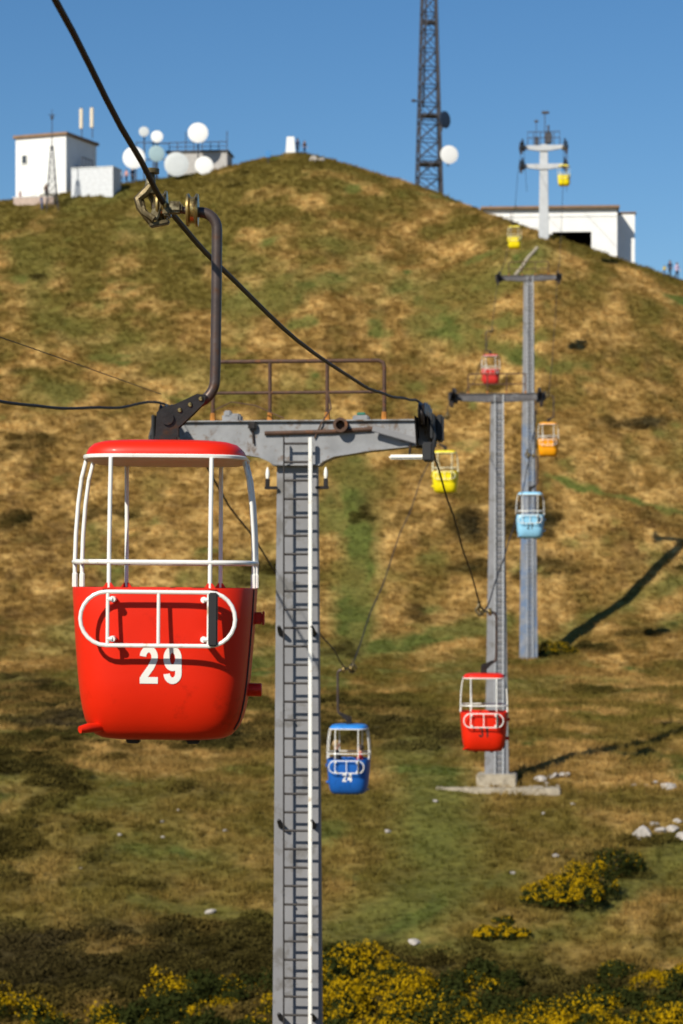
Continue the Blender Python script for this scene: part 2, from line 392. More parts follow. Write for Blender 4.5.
def tuft(name, blades, spread, hgt, wid, lean):
    v = []; f = []
    for i in range(blades):
        a = rng.uniform(0, 2 * math.pi); r = spread * math.sqrt(rng.uniform(0, 1)); x, y = r * math.cos(a), r * math.sin(a)
        h = hgt * rng.uniform(0.55, 1.1); da = a + rng.uniform(-1, 1); ln = lean * rng.uniform(0.3, 1.2) * h
        pa = rng.uniform(0, math.pi); wx, wy = wid * math.cos(pa), wid * math.sin(pa); k = len(v)
        mxp, myp = x + 0.35 * ln * math.cos(da), y + 0.35 * ln * math.sin(da)
        v += [(x - wx, y - wy, -0.03), (x + wx, y + wy, -0.03), (mxp + wx * .8, myp + wy * .8, h * 0.6), (mxp - wx * .8, myp - wy * .8, h * 0.6), (x + ln * math.cos(da), y + ln * math.sin(da), h)]
        f += [(k, k + 1, k + 2, k + 3), (k + 3, k + 2, k + 4)]
    m = bpy.data.meshes.new(name); m.from_pydata(v, [], f); m.materials.append(M_GRASS)
    return bpy.data.objects.new(name, m)
def hill_points(k, y0, y1, smax=0.30):
    # uniform over ground area: density in Y follows Y
    Y = np.sqrt(rng.uniform(y0 * y0, y1 * y1, k)); X = rng.uniform(-smax, smax, k) * Y
    return X, Y
for name, blades, spread, hgt, wid, lean, k, y0, y1, lab in (
        ('long_dry_grass', 26, 0.22, 0.30, 0.012, 0.9, 94000, 82, 272, 'long dry tawny grass tussocks covering the hillside'),
        ('short_dry_grass', 22, 0.26, 0.17, 0.012, 1.1, 112000, 82, 272, 'short matted grass between the tussocks on the hillside')):
    X, Y = hill_points(k, y0, y1); Z = ground(X, Y)
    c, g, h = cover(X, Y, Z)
    tone = rng.uniform(0.75, 1.35, k)
    c = np.clip(c * 1.12 * tone[:, None], 0, 0.7)
    sc = rng.uniform(0.6, 1.35, k) * (1 - 0.6 * np.clip(g, 0, 1)) * (1 - 0.25 * h)
    keep = rng.uniform(0, 1, k) > 0.55 * h
    rot = np.stack([rng.normal(0.05, 0.16, k), rng.normal(0, 0.16, k), rng.uniform(0, 6.28, k)], 1)
    scatter(name, tuft(name + '_tuft', blades, spread, hgt, wid, lean), np.stack([X, Y, Z - 0.01], 1)[keep], rot[keep], (np.stack([sc, sc, sc * rng.uniform(0.8, 1.2, k)], 1))[keep], c[keep], lab, 'grass')

# heath shrubs: low dark cushions of tiny leaves
def leaf_cloud(k, rad, hgt, size, seed, flat=1.0):
    rg = np.random.default_rng(seed); v = []; f = []
    for i in range(k):
        a = rg.uniform(0, 6.283); r = rad * math.sqrt(rg.uniform(0, 1)); zt = hgt * math.sqrt(max(0.02, 1 - (r / rad) ** 2))
        z = zt * (rg.uniform(0.25, 1.0) ** 0.5); p = Vector((r * math.cos(a), r * math.sin(a), z))
        nrm = Vector((rg.normal(0, 1), rg.normal(0, 1), rg.normal(0.4, 1))).normalized(); t1 = nrm.orthogonal().normalized(); t2 = nrm.cross(t1)
        s = size * rg.uniform(0.6, 1.3); j = len(v)
        v += [tuple(p - t1 * s), tuple(p + t2 * s * 0.5), tuple(p + t1 * s), tuple(p - t2 * s * 0.5)]; f.append((j, j + 1, j + 2, j + 3))
    return v, f
v, f = leaf_cloud(150, 0.42, 0.26, 0.055, 9)
m_ = bpy.data.meshes.new('heath_cushion'); m_.from_pydata(v, [], f); m_.materials.append(M_GRASS); cush = bpy.data.objects.new('heath_cushion', m_)
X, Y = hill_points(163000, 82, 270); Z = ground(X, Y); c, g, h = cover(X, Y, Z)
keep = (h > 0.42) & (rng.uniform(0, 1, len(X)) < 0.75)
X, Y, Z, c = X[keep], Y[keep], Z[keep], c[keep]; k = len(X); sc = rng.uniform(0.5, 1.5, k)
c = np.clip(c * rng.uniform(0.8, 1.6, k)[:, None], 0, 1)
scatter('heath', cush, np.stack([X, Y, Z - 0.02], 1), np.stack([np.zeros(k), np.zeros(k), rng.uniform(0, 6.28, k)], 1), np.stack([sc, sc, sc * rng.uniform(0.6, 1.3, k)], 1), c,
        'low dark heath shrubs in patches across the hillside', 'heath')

# ------------------------------------------------------------------ gorse
M_GORSE = leafmat('gorse_green', False, (0.030, 0.036, 0.009), 0.15)
M_FLOWER = leafmat('gorse_flower', False, (0.46, 0.285, 0.005), 0.2)
M_STEM = material('gorse_stem', (0.06, 0.045, 0.025), 0.9)
def gorse_mesh(lumps, seed, leaves, flowers, lsize=0.065, fsize=0.042):
    """lumps: (x, y, radius, height). returns foliage, blossom meshes"""
    rg = np.random.default_rng(seed)
    tot = sum(r * r for _, _, r, _ in lumps); out = []
    for kind, cnt, size in (('foliage', leaves, lsize), ('blossom', flowers, fsize)):
        v = []; f = []
        for (lx, ly, r, hgt) in lumps:
            k = int(cnt * r * r / tot)
            th = rg.uniform(0, 6.283, k); cz = rg.uniform(-0.1 if kind == 'foliage' else 0.12, 1, k); sr = np.sqrt(np.clip(1 - cz * cz, 0, 1))
            d = np.stack([sr * np.cos(th), sr * np.sin(th), cz], 1)
            bumpy = 1 + 0.22 * fbm(th * 2.2 + lx * 9, cz * 3 + ly * 7, 1.0, seed + 31, 2)
            rad = bumpy * (rg.uniform(0.72, 1.03, k) if kind == 'foliage' else rg.uniform(0.96, 1.08, k))
            if kind == 'blossom':
                ok = fbm(th * 2.0 + lx * 5, cz * 3.0 + ly * 5, 0.9, seed + 71, 2) * 1.5 + 0.35 * d[:, 2] - 0.25 * d[:, 1] - 0.25 * d[:, 0] + rg.uniform(-0.22, 0.22, k) > 0.16
            else: ok = np.ones(k, bool)
            for dv, q in zip(d[ok], rad[ok]):
                p = Vector((lx + dv[0] * q * r, ly + dv[1] * q * r, 0.12 * hgt + dv[2] * q * hgt * 0.9))
                nn = (Vector(dv) + Vector(rg.normal(0, 0.55, 3))).normalized(); t1 = nn.orthogonal(); t1.rotate(Matrix.Rotation(rg.uniform(0, 6.28), 3, nn)); t1.normalize(); t2 = nn.cross(t1)
                s = size * rg.uniform(0.6, 1.35); j = len(v)
                v += [tuple(p - t1 * s), tuple(p + t2 * s * 0.55), tuple(p + t1 * s), tuple(p - t2 * s * 0.55)]; f.append((j, j + 1, j + 2, j + 3))
        m = bpy.data.meshes.new(kind); m.from_pydata(v, [], f); out.append(m)
    return out
def stems(lumps):
    mb = MB()
    for (lx, ly, r, hgt) in lumps:
        for a in range(5):
            an = a * 1.256 + lx
            mb.tube([(lx * .6, ly * .6, -0.25), (lx + 0.25 * r * math.cos(an), ly + 0.25 * r * math.sin(an), 0.4 * hgt), (lx + 0.6 * r * math.cos(an), ly + 0.6 * r * math.sin(an), 0.8 * hgt)], [0.05, 0.035, 0.012], 5)
    return mb
def gorse_bush(loc, lumps, seed, label, leaves=2600, flowers=1600, name='gorse_bush'):
    e = empty(name, loc, 0, label, 'bush', 'gorse bushes on the lower slope')
    fo, bl = gorse_mesh(lumps, seed, leaves, flowers)
    place('foliage', fo, M_GORSE, e)
    if len(bl.polygons): place('blossom', bl, M_FLOWER, e)
    part('stem', stems(lumps), M_STEM, e)
    return e
gorse_bush(hit(578, 902), [(-1.75, -0.4, 0.75, 0.8), (-0.8, 0.1, 0.9, 1.15), (0.1, 0.6, 0.95, 1.5), (0.95, 0.7, 0.85, 1.6), (-1.1, -1.0, 0.75, 0.75), (0.2, -0.7, 0.85, 0.9)], 3, 'wide gorse bush with yellow blossom alone on grass right of the green strip', 8000, 8000)
gorse_bush(hit(613, 876), [(0, 0, 0.95, 1.2), (0.95, 0.5, 0.7, 0.9)], 4, 'dark gorse bush nearly without blossom behind the wide yellow one', 2600, 160)
gorse_bush(hit(498, 938), [(-0.5, 0, 0.55, 0.45), (0.35, 0.1, 0.55, 0.5), (1.0, 0.1, 0.4, 0.32)], 5, 'low flat gorse bush with blossom above the thicket', 2100, 2900)
gorse_bush(hit(510, 993), [(0, 0, 0.65, 0.85), (-0.6, 0.1, 0.5, 0.6)], 6, 'small round dark green bush without blossom at edge of thicket', 2200, 0)
gorse_bush(hit(615, 980), [(0, 0, 0.7, 0.75), (0.6, 0.2, 0.5, 0.55)], 8, 'dull green bush with hardly any blossom above the right-hand thicket', 2000, 160)
gorse_bush(hit(507, 925), [(0, 0, 0.3, 0.32), (-0.4, 0.1, 0.26, 0.26)], 12, 'small dark tuft of gorse left of the wide yellow bush', 700, 60)
gorse_bush(hit(555, 655), [(-0.5, 0, 0.75, 1.05), (0.45, 0.1, 0.8, 0.95), (1.2, 0.2, 0.5, 0.6)], 7, 'gorse bush growing against the foot of the blue-grey pylon', 2400, 900)
def thicket(name, polys, k, label, seed):
    rg = np.random.default_rng(seed); variants = []
    pts = []
    while len(pts) < k:
        pl = polys[rg.integers(len(polys))]
        x = rg.uniform(pl[0], pl[1]); top = np.interp(x, pl[2], pl[3]); y = rg.uniform(top, 1062)
        p = hit(x, y); pts.append((p.x, p.y, p.z - 0.05))
    pts = np.array(pts); vs_ = []; 
    me_l = []; e = empty(name, tuple(pts.mean(0) * np.array([1, 1, 0]) + np.array([0, 0, gz(*pts.mean(0)[:2])])), 0, label, 'gorse thicket'); e['kind'] = 'stuff'
    base = Vector(e.location)
    fs = [gorse_mesh([(rg.normal(0, 0.35), rg.normal(0, 0.3), rg.uniform(0.4, 0.65), rg.uniform(0.5, 0.85)) for _ in range(4)], seed + q, 1300, (0, 260, 950, 1600)[q], 0.065, 0.040) for q in range(4)]
    for ki, (kind, mt) in enumerate((('foliage', M_GORSE), ('blossom', M_FLOWER))):
        V_ = []; F_ = []; off = 0
        r2 = np.random.default_rng(seed + 99)
        for p in pts:
            m = fs[int(r2.integers(4))][ki]; nv = len(m.vertices)
            if nv == 0: continue
            co = np.empty(nv * 3, np.float32); m.vertices.foreach_get('co', co); co = co.reshape(-1, 3)
            a = r2.uniform(0, 6.283); s = r2.uniform(0.5, 1.45); ca, sa = math.cos(a), math.sin(a)
            q = np.stack([(co[:, 0] * ca - co[:, 1] * sa) * s, (co[:, 0] * sa + co[:, 1] * ca) * s, co[:, 2] * s * r2.uniform(0.7, 1.15)], 1) + (p - np.array(base))
            V_.append(q); F_.append(np.arange(nv).reshape(-1, 4) + off); off += nv
        V_ = np.concatenate(V_); F_ = np.concatenate(F_)
        m = bpy.data.meshes.new(kind); m.vertices.add(len(V_)); m.vertices.foreach_set('co', V_.ravel()); m.loops.add(F_.size); m.loops.foreach_set('vertex_index', F_.ravel())
        m.polygons.add(len(F_)); m.polygons.foreach_set('loop_start', np.arange(len(F_)) * 4); m.update(calc_edges=True)
        o = place(kind, m, mt, e); o['kind'] = 'stuff'
    return e
thicket('gorse_thicket', [(-30, 285, [-30, 20, 60, 130, 200, 285], [1004, 1008, 1024, 1008, 992, 985])], 62, 'flowering gorse thicket along the bottom left of the ladder pylon', 21)
thicket('gorse_thicket', [(300, 520, [300, 345, 400, 450, 485, 520], [975, 968, 966, 972, 990, 1012])], 72, 'flowering gorse thicket right of the ladder pylon at bottom', 33)
thicket('gorse_thicket', [(505, 720, [505, 560, 600, 640, 683, 720], [1024, 1015, 1004, 985, 968, 962])], 62, 'flowering gorse thicket in the bottom right corner', 45)

# ------------------------------------------------------------------ the line: geometry of ropes and towers
LX = (598.0 - CX) / F                       # sideways drift of the line for each metre ahead
LROT = -math.atan(LX)
def line_x(d, off):
    return LX * d + off - 0.40 * max(0.0, min(1.0, (d - 172) / 63.0))
OFF_R, OFF_L, OFF_C = -2.9, -7.1, -5.0
RIGHT = [(-14, 12.5), (0, 7.4), (7, 4.6), (12.75, 3.10), (14.95, 2.69), (16.0, 2.51), (18.0, 2.41), (23, 2.31), (29.5, 2.40), (33, 2.55), (36.5, 2.76), (38.4, 2.88), (39.9, 2.86), (41, 2.56), (42.6, 2.14),
         (46.7, 1.45), (52.8, 0.42), (60.7, -0.78), (70, 0.25), (80, 1.55), (90, 3.15), (102, 5.34), (110, 7.2), (116.8, 9.30), (119.2, 9.48), (126, 9.75), (139, 10.75), (149, 13.2), (160, 17.0),
         (171, 21.8), (173, 22.3), (182, 24.0), (196, 28.0), (210, 33.4), (228, 41.2), (236.6, 43.7), (239.4, 43.8), (252, 41)]
LEFT = [(-14, 3.4), (0, 2.4), (12, 1.95), (20, 1.88), (28.3, 2.12), (30.8, 2.23), (34.7, 2.5), (38.4, 2.86), (39.9, 2.86), (41, 2.54), (47.3, 1.19), (55, -0.25), (63.2, -1.72), (68, -2.52), (76, -0.7),
        (88, 2.15), (98, 4.5), (111, 7.6), (116.8, 9.30), (119.2, 9.46), (126, 9.9), (135, 11.1), (147, 13.7), (158, 16.5), (171, 21.8), (173, 22.3), (182, 24.1), (196, 28.0), (210, 32.7), (224, 38.8), (236.6, 43.7), (239.4, 43.8), (252, 41)]
def rope_points(tab, off):
    out = []
    for i in range(len(tab) - 1):
        p0 = tab[max(i - 1, 0)]; p1 = tab[i]; p2 = tab[i + 1]; p3 = tab[min(i + 2, len(tab) - 1)]
        m1 = (p2[1] - p0[1]) / (p2[0] - p0[0]); m2 = (p3[1] - p1[1]) / (p3[0] - p1[0]); h = p2[0] - p1[0]
        for q in range(5):
            t = q / 5; t2 = t * t; t3 = t2 * t
            z = (2 * t3 - 3 * t2 + 1) * p1[1] + (t3 - 2 * t2 + t) * h * m1 * .6 + (-2 * t3 + 3 * t2) * p2[1] + (t3 - t2) * h * m2 * .6
            d = p1[0] + h * t; out.append((line_x(d, off), d, z))
    d, z = tab[-1]; out.append((line_x(d, off), d, z))
    return out
ROPE_R = 0.0195
PR = rope_points(RIGHT, OFF_R); PL = rope_points(LEFT, OFF_L)
tag(part('haul_rope', MB().tube(PR, ROPE_R, 8), M_ROPE), 'dark wire rope carrying the right-hand cabins over the pylons', 'rope', 'haul ropes')
tag(part('haul_rope', MB().tube(PL, ROPE_R, 8), M_ROPE), 'dark wire rope carrying the left-hand cabins, sagging in at left edge', 'rope', 'haul ropes')
def rope_z(pts, d):
    return float(np.interp(d, [p[1] for p in pts], [p[2] for p in pts]))
tag(part('signal_wire', MB().tube([(-7.9 + LX * 18, 18, 2.95), (-7.35 + LX * 24, 24, 2.9), (-7.13 + LX * 30, 30, 2.92), (-7.1 + LX * 38.8, 38.8, 3.02)], 0.006, 6), M_ROPE), 'thin signal wire slanting down to the left end of the nearest pylon', 'wire')

# ------------------------------------------------------------------ gondola cabins
NEXP = 4.2
BPROF = [(0.0, 0.36), (0.008, 0.42), (0.03, 0.468), (0.07, 0.505), (0.13, 0.533), (0.20, 0.550), (0.27, 0.562), (0.40, 0.577), (0.60, 0.594), (0.80, 0.608), (0.985, 0.618), (1.0, 0.616)]
DPROF = [(0.0, 0.33), (0.008, 0.38), (0.03, 0.425), (0.07, 0.465), (0.13, 0.502), (0.20, 0.532), (0.27, 0.553), (0.33, 0.567), (0.40, 0.578), (0.60, 0.594), (0.80, 0.608), (0.985, 0.618), (1.0, 0.616)]
def halfd(z): return float(np.interp(z, [p[0] for p in DPROF], [p[1] for p in DPROF]))
def halfw(z): return float(np.interp(z, [p[0] for p in BPROF], [p[1] for p in BPROF]))
def ring(hw, z, n=72, hy=None):
    out = []; hy = hy or hw
    for j in range(n):
        a = 2 * math.pi * j / n; c, s_ = math.cos(a), math.sin(a)
        out.append((hw * math.copysign(abs(c) ** (2 / NEXP), c), hy * math.copysign(abs(s_) ** (2 / NEXP), s_), z))
    return out
def loft(mb, rings, cap0=True, cap1=True):
    n = len(rings[0]); v = [p for r in rings for p in r]; f = []
    for i in range(len(rings) - 1):
        for j in range(n): f.append((i * n + j, i * n + (j + 1) % n, (i + 1) * n + (j + 1) % n, (i + 1) * n + j))
    if cap0: f.append(tuple(range(n - 1, -1, -1)))
    if cap1: f.append(tuple((len(rings) - 1) * n + j for j in range(n)))
    return mb.add(v, f)
def front_y(x, z):
    return halfd(z) * (1 - min(1, abs(x) / halfw(z)) ** NEXP) ** (1 / NEXP)
def f_body():
    r = [ring(halfw(z), z, 72, halfd(z)) for z in (0.0, 0.008, 0.03, 0.07, 0.13, 0.20, 0.27, 0.33, 0.40, 0.60, 0.80, 0.985, 1.0)] + [ring(0.594, 1.0), ring(0.588, 0.9), ring(0.520, 0.30), ring(0.44, 0.13)]
    mb = loft(MB(), r)
    for sx in (-1, 1):                      # little pointed gussets at the feet of the door posts
        for sy in (-1, 1):
            mb.prism([(sx * 0.335 - 0.045, 0.99), (sx * 0.335 + 0.045, 0.99), (sx * 0.335 + 0.017, 1.03), (sx * 0.335 - 0.017, 1.03)], sy * 0.600 - 0.012, sy * 0.600 + 0.012)
    return mb
def f_roof(): return loft(MB(), [ring(h_, z) for z, h_ in ((1.868, 0.535), (1.885, 0.535), (1.915, 0.522), (1.945, 0.488), (1.962, 0.43), (1.972, 0.33), (1.978, 0.18))])
def f_rim(): return loft(MB(), [ring(h_, z) for z, h_ in ((1.842, 0.548), (1.846, 0.556), (1.862, 0.558), (1.868, 0.552))])
def f_lining(): return loft(MB(), [ring(h_, z) for z, h_ in ((1.830, 0.50), (1.842, 0.54))])
def f_post(kind):
    mb = MB()
    if kind == 'door': mb.tube([(0, -0.600, 1.0), (0, -0.597, 1.25), (0, -0.578, 1.55), (0, -0.542, 1.843)], 0.0145, 10)
    else:
        mb.tube([(0.606, 0, 1.0), (0.608, 0, 1.15), (0.602, 0, 1.35), (0.588, 0, 1.55), (0.566, 0, 1.72), (0.535, 0, 1.843)], 0.0145, 10)
        mb.box((0.606, 0, 1.045), (0.034, 0.05, 0.10), 0.006)
    return mb
def f_rail(): return MB().tube(ring(0.612, 1.165, 64), 0.0155, 8, closed=True)
def f_gate():
    mb = MB(); pts = []; hw, hh_ = 0.51, 0.172
    for i in range(13):
        a = -math.pi / 2 + math.pi * i / 12; pts.append(((hw - hh_) + hh_ * math.cos(a), 0, hh_ * math.sin(a)))
    for i in range(13):
        a = math.pi / 2 + math.pi * i / 12; pts.append((-(hw - hh_) + hh_ * math.cos(a), 0, hh_ * math.sin(a)))
    mb.tube(pts, 0.0135, 8, closed=True)
    for x in (-0.33, 0.005, 0.335): mb.tube([(x, 0, -hh_), (x, 0, hh_)], 0.012, 8)
    for x in (-0.30, 0.30):
        for z in (-0.13, 0.125): mb.tube([(x, 0.0, z), (x, 0.105, z)], 0.02, 10); mb.tube([(x - 0.03 * (1 if x > 0 else -1) + (0.03 if x > 0 else -0.03), 0, z), (x + (0.035 if x > 0 else -0.035), 0, z)], 0.014, 8)
    return mb
def f_pad(): return MB().box((0, 0, 0), (0.062, 0.022, 0.345), 0.009)
def f_bumper(): return MB().tube([(0.55, 0, 0), (0.655, 0, 0), (0.66, 0, 0)], [0.045, 0.045, 0.038], 14)
def f_stop(): return MB().box((0.625, 0, 0), (0.085, 0.10, 0.08), 0.012).box((0.668, 0, 0), (0.012, 0.13, 0.095), 0.004)
def f_lip(): return MB().tube([(-0.40, -0.40, 0.085), (-0.47, -0.5, 0.085), (-0.525, -0.545, 0.075)], [0.03, 0.032, 0.024], 10)
def f_seam(): return MB().tube([(halfw(z) * (1 - (0.30 / halfd(z)) ** NEXP) ** (1 / NEXP) + 0.001, -0.30, z) for z in (0.07, 0.13, 0.2, 0.27, 0.4, 0.6, 0.8, 0.99)], 0.009, 6)
def f_foot(): return MB().box((0, 0, -0.012), (0.09, 0.12, 0.05), 0.008)
def f_hanger():
    pts = [(-0.03, 0, 2.13), (0.0, 0, 2.142), (0.14, 0, 2.205), (0.225, 0, 2.25)]
    for i in range(1, 7):
        a = math.pi / 2 * i / 6; pts.append((0.225 + 0.095 * math.sin(a), 0, 2.25 + 0.05 * math.sin(a) * 0.6 + 0.11 * (1 - math.cos(a))))
    pts += [(0.322, 0, 2.5), (0.325, 0, 3.0), (0.325, 0, 3.40)]
    for i in range(1, 7):
        a = math.pi / 2 * i / 6; pts.append((0.325 - 0.11 * (1 - math.cos(a)), 0, 3.40 + 0.115 * math.sin(a)))
    pts += [(0.14, 0, 3.525), (-0.12, 0, 3.545)]
    return MB().tube(pts, [0.030] * 3 + [0.036] * (len(pts) - 5) + [0.026, 0.022], 12)
def f_bracket():
    mb = MB()
    out = [(-0.085, 1.975), (0.075, 1.975), (0.075, 2.07), (0.11, 2.10), (0.25, 2.235), (0.265, 2.29), (0.20, 2.295), (0.05, 2.225), (-0.03, 2.205), (-0.075, 2.17)]
    mb.prism(out, -0.055, -0.04); mb.prism(out, 0.04, 0.055)
    mb.box((-0.005, 0, 1.995), (0.16, 0.22, 0.04), 0.008)
    mb.tube([(0.0, -0.075, 2.13), (0.0, 0.075, 2.13)], 0.045, 14)
    return mb
def f_bolt(): return MB().tube([(0, -0.068, 0), (0, -0.056, 0), (0, 0.068, 0)], [0.013, 0.018, 0.015], 8)
def f_grip():
    mb = MB()
    mb.box((0.035, 0, 3.545), (0.10, 0.13, 0.075), 0.015)
    mb.box((-0.02, 0.0, 3.56 - 0.055), (0.05, 0.22, 0.05), 0.012)
    mb.tube([(-0.135, 0, 3.80), (-0.135, 0, 3.72), (-0.14, 0, 3.64)], [0.026, 0.034, 0.04], 10); mb.tube([(-0.13, 0, 3.775), (-0.13, 0, 3.805)], 0.055, 12)
    mb.tube([(-0.125, -0.02, 3.70), (-0.17, -0.03, 3.64), (-0.22, -0.03, 3.595), (-0.20, -0.04, 3.54), (-0.15, -0.05, 3.47), (-0.12, -0.04, 3.43)], [0.025, 0.032, 0.03, 0.03, 0.026, 0.02], 8)
    mb.tube([(-0.14, 0.03, 3.66), (-0.10, 0.03, 3.60), (-0.08, 0.03, 3.50), (-0.05, 0.0, 3.44)], [0.035, 0.04, 0.04, 0.03], 8)
    mb.box((-0.07, -0.02, 3.435), (0.14, 0.08, 0.03), 0.008, (0, -0.2, 0))
    mb.tube([(-0.20, 0, 3.60), (-0.17, -0.07, 3.50), (-0.10, -0.085, 3.455)], 0.022, 8); mb.box((-0.085, -0.065, 3.52), (0.06, 0.03, 0.14), 0.01, (0, 0.35, 0))
    return mb
def f_wheel():
    m = Matrix.Rotation(math.pi / 2, 4, 'Y')
    return MB().lathe([(0.02, -0.045), (0.05, -0.045), (0.095, -0.04), (0.10, -0.026), (0.078, -0.012), (0.078, 0.012), (0.10, 0.026), (0.095, 0.04), (0.05, 0.045), (0.02, 0.045)], 28, m)
def f_seat(): return MB().box((0, 0, 0), (0.30, 0.92, 0.035), 0.01)
def arc(cx, cz, rx, rz, a0, a1, k=18): return [(cx + rx * math.cos(R(a0 + (a1 - a0) * q / k)), cz + rz * math.sin(R(a0 + (a1 - a0) * q / k))) for q in range(k + 1)]
GLYPH = {  # centre lines of condensed grotesque figures, unit height
    '2': [arc(0.24, 0.70, 0.155, 0.205, 175, -35) + [(0.30, 0.44), (0.11, 0.18), (0.085, 0.095)], [(0.0, 0.095), (0.48, 0.095)]],
    '9': [arc(0.24, 0.665, 0.155, 0.24, 0, 360, 30), [(0.395, 0.67), (0.395, 0.34)] + arc(0.24, 0.28, 0.155, 0.19, 0, -175)],
    '3': [arc(0.23, 0.72, 0.15, 0.19, 170, -75), arc(0.23, 0.29, 0.165, 0.205, 80, -170)],
    '1': [[(0.27, 0.0), (0.27, 1.0)], [(0.29, 0.90), (0.10, 0.74)]],
    '4': [[(0.345, 0.0), (0.345, 1.0)], [(0.325, 0.95), (0.045, 0.30)], [(0.0, 0.27), (0.49, 0.27)]],
    '7': [[(0.0, 0.91), (0.47, 0.91)], [(0.40, 0.88), (0.26, 0.45), (0.20, 0.0)]]}
def text_mesh(body, height, half=0.085, gap=0.15):
    mb = MB(); x0 = -(0.48 * len(body) + gap * (len(body) - 1)) / 2
    for ch in body:
        for si, path in enumerate(GLYPH[ch]):
            L_ = []; k = len(path); closed = math.hypot(path[0][0] - path[-1][0], path[0][1] - path[-1][1]) < 1e-6
            dense = []
            for (ax, az_), (bx, bz2) in zip(path[:-1], path[1:]):
                m = max(1, int(math.hypot(bx - ax, bz2 - az_) / 0.12))
                dense += [(ax + (bx - ax) * q / m, az_ + (bz2 - az_) * q / m) for q in range(m)]
            dense.append(path[-1]); k = len(dense)
            for q in range(k):
                a = dense[q - 1] if q > 0 else (dense[-2] if closed else dense[0]); c = dense[q + 1] if q < k - 1 else (dense[1] if closed else dense[-1])
                tx, tz_ = c[0] - a[0], c[1] - a[1]; ln = math.hypot(tx, tz_); nx, nz_ = -tz_ / ln * half, tx / ln * half
                for sg in (1, -1):
                    x = (x0 + dense[q][0] + sg * nx) * height + 0.012; z = (dense[q][1] + sg * nz_ - 0.5) * height + 0.502
                    L_.append((x, -front_y(x, z) - 0.003 - 0.0007 * si, z))
            mb.add(L_, [(2 * q, 2 * q + 1, 2 * q + 3, 2 * q + 2) for q in range(k - 1)])
        x0 += 0.48 + gap
    return mb.mesh('number')
def cabin(d, pts, off, rz, label, pc, pr=None, pp=M_WHITE, number=None, ncol=M_WHITE, outer=1, near=False, tilt=0.0):
    z = rope_z(pts, d); x = line_x(d, off)
    e = empty('gondola_cabin', (x, d, z - 3.56), rz, label, 'cable car', 'cabins hanging on the line')
    e.rotation_euler = (0, tilt, rz); e.scale = (0.975, 0.975, 1.0)
    body = cpart('body', 'body', f_body, pc, e)
    for zz, fn, key, nm in ((0.32, f_bumper, 'bumper', 'bumper'), (0.80, f_stop, 'stop', 'bumper')):
        cpart(key, nm, fn, pc, body, loc=(0.0, 0.0, zz))
    cpart('seam', 'seam', f_seam, M_BLACK, body)
    cpart('lip', 'step_lip', f_lip, pc, body)
    for fx in (-0.21, 0.20): cpart('foot', 'foot', f_foot, M_BLACK, body, loc=(fx, -0.1, 0))
    roof = cpart('roof', 'roof', f_roof, pr or pc, e)
    cpart('rim', 'roof_rim', f_rim, pp, roof); cpart('lining', 'roof_lining', f_lining, M_CREAM, roof)
    for sx in (-0.335, 0.335):
        cpart('dpost', 'post', lambda: f_post('door'), pp, e, loc=(sx, 0, 0)); cpart('dpost', 'post', None, pp, e, loc=(sx, 0, 0), rot=(0, 0, math.pi))
    for sy in (-0.21, 0.21):
        cpart('spost', 'post', lambda: f_post('side'), pp, e, loc=(0, sy, 0)); cpart('spost', 'post', None, pp, e, loc=(0, sy, 0), rot=(0, 0, math.pi))
    cpart('rail', 'hand_rail', f_rail, pp, e)
    for q in (0, 1):
        ga = cpart('gate', 'gate_rail', f_gate, pp, e, loc=(0, -0.708 if q == 0 else 0.708, 0.80), rot=(0, 0, math.pi * q))
        cpart('pad', 'latch_strap', f_pad, M_BLACK, ga, loc=(0.365, -0.02, 0.0))
    ha = cpart('hanger' + str(outer), 'hanger', f_hanger, M_TUBE, e, scale=None)
    br = cpart('bracket', 'pivot_bracket', f_bracket, M_STEEL, e)
    if near:
        for bx, bz in ((0.0, 2.13), (0.085, 2.185), (0.155, 2.222), (0.228, 2.262)): cpart('bolt', 'bolt', f_bolt, M_BRASS, br, loc=(bx, 0, bz))
    gr = cpart('grip', 'grip', f_grip, M_GRIP, e)
    cpart('wheel', 'guide_wheel', f_wheel, M_BRASS, gr, loc=(-0.055, 0, 3.56), scale=(0.9, 1, 1)); cpart('wheel', 'guide_wheel', None, M_BRASS, gr, loc=(0.155, 0, 3.53), scale=(1, 1.12, 1.12))
    for sx in (-0.34, 0.34): cpart('seat', 'seat', f_seat, M_SEAT, e, loc=(sx, 0, 0.64))
    if number: place('number', text_mesh(number, 0.25), ncol, body)
    return e
M_GRIP = material('greased_casting', (0.11, 0.082, 0.035), 0.45, 0.5, 0.4, 12, (0.30, 0.26, 0.16), 0.16, 9, 0.1, 30)
M_SEAT = material('seat_board', (0.18, 0.12, 0.07), 0.7)
P_RED = paint('red', (0.68, 0.016, 0.001)); P_BLUE = paint('blue', (0.008, 0.10, 0.40)); P_ROOFB = paint('azure', (0.02, 0.20, 0.58)); P_SKY = paint('sky_blue', (0.26, 0.55, 0.76))
P_YEL = paint('yellow', (0.84, 0.68, 0.004)); P_ORA = paint('orange', (0.84, 0.33, 0.004)); P_CRIM = paint('crimson', (0.60, 0.035, 0.03))
M_DARKNUM = material('dark_number', (0.02, 0.015, 0.012), 0.5)
M_YPOST = material('pale_yellow_enamel', (0.82, 0.79, 0.55), 0.4)
cabin(16.0, PR, OFF_R, R(-0.4), 'large red cabin numbered 29, nearest of all the cabins', P_RED, number='29', near=True, tilt=R(0.5))
cabin(60.7, PR, OFF_R, LROT + R(2), 'red cabin numbered 31 hanging before the pylon with concrete footing', P_RED, number='31', ncol=M_DARKNUM)
cabin(102, PR, OFF_R, LROT + R(1), 'pale sky-blue cabin with dark number before the blue-grey pylon', P_SKY, number='27', ncol=M_DARKNUM)
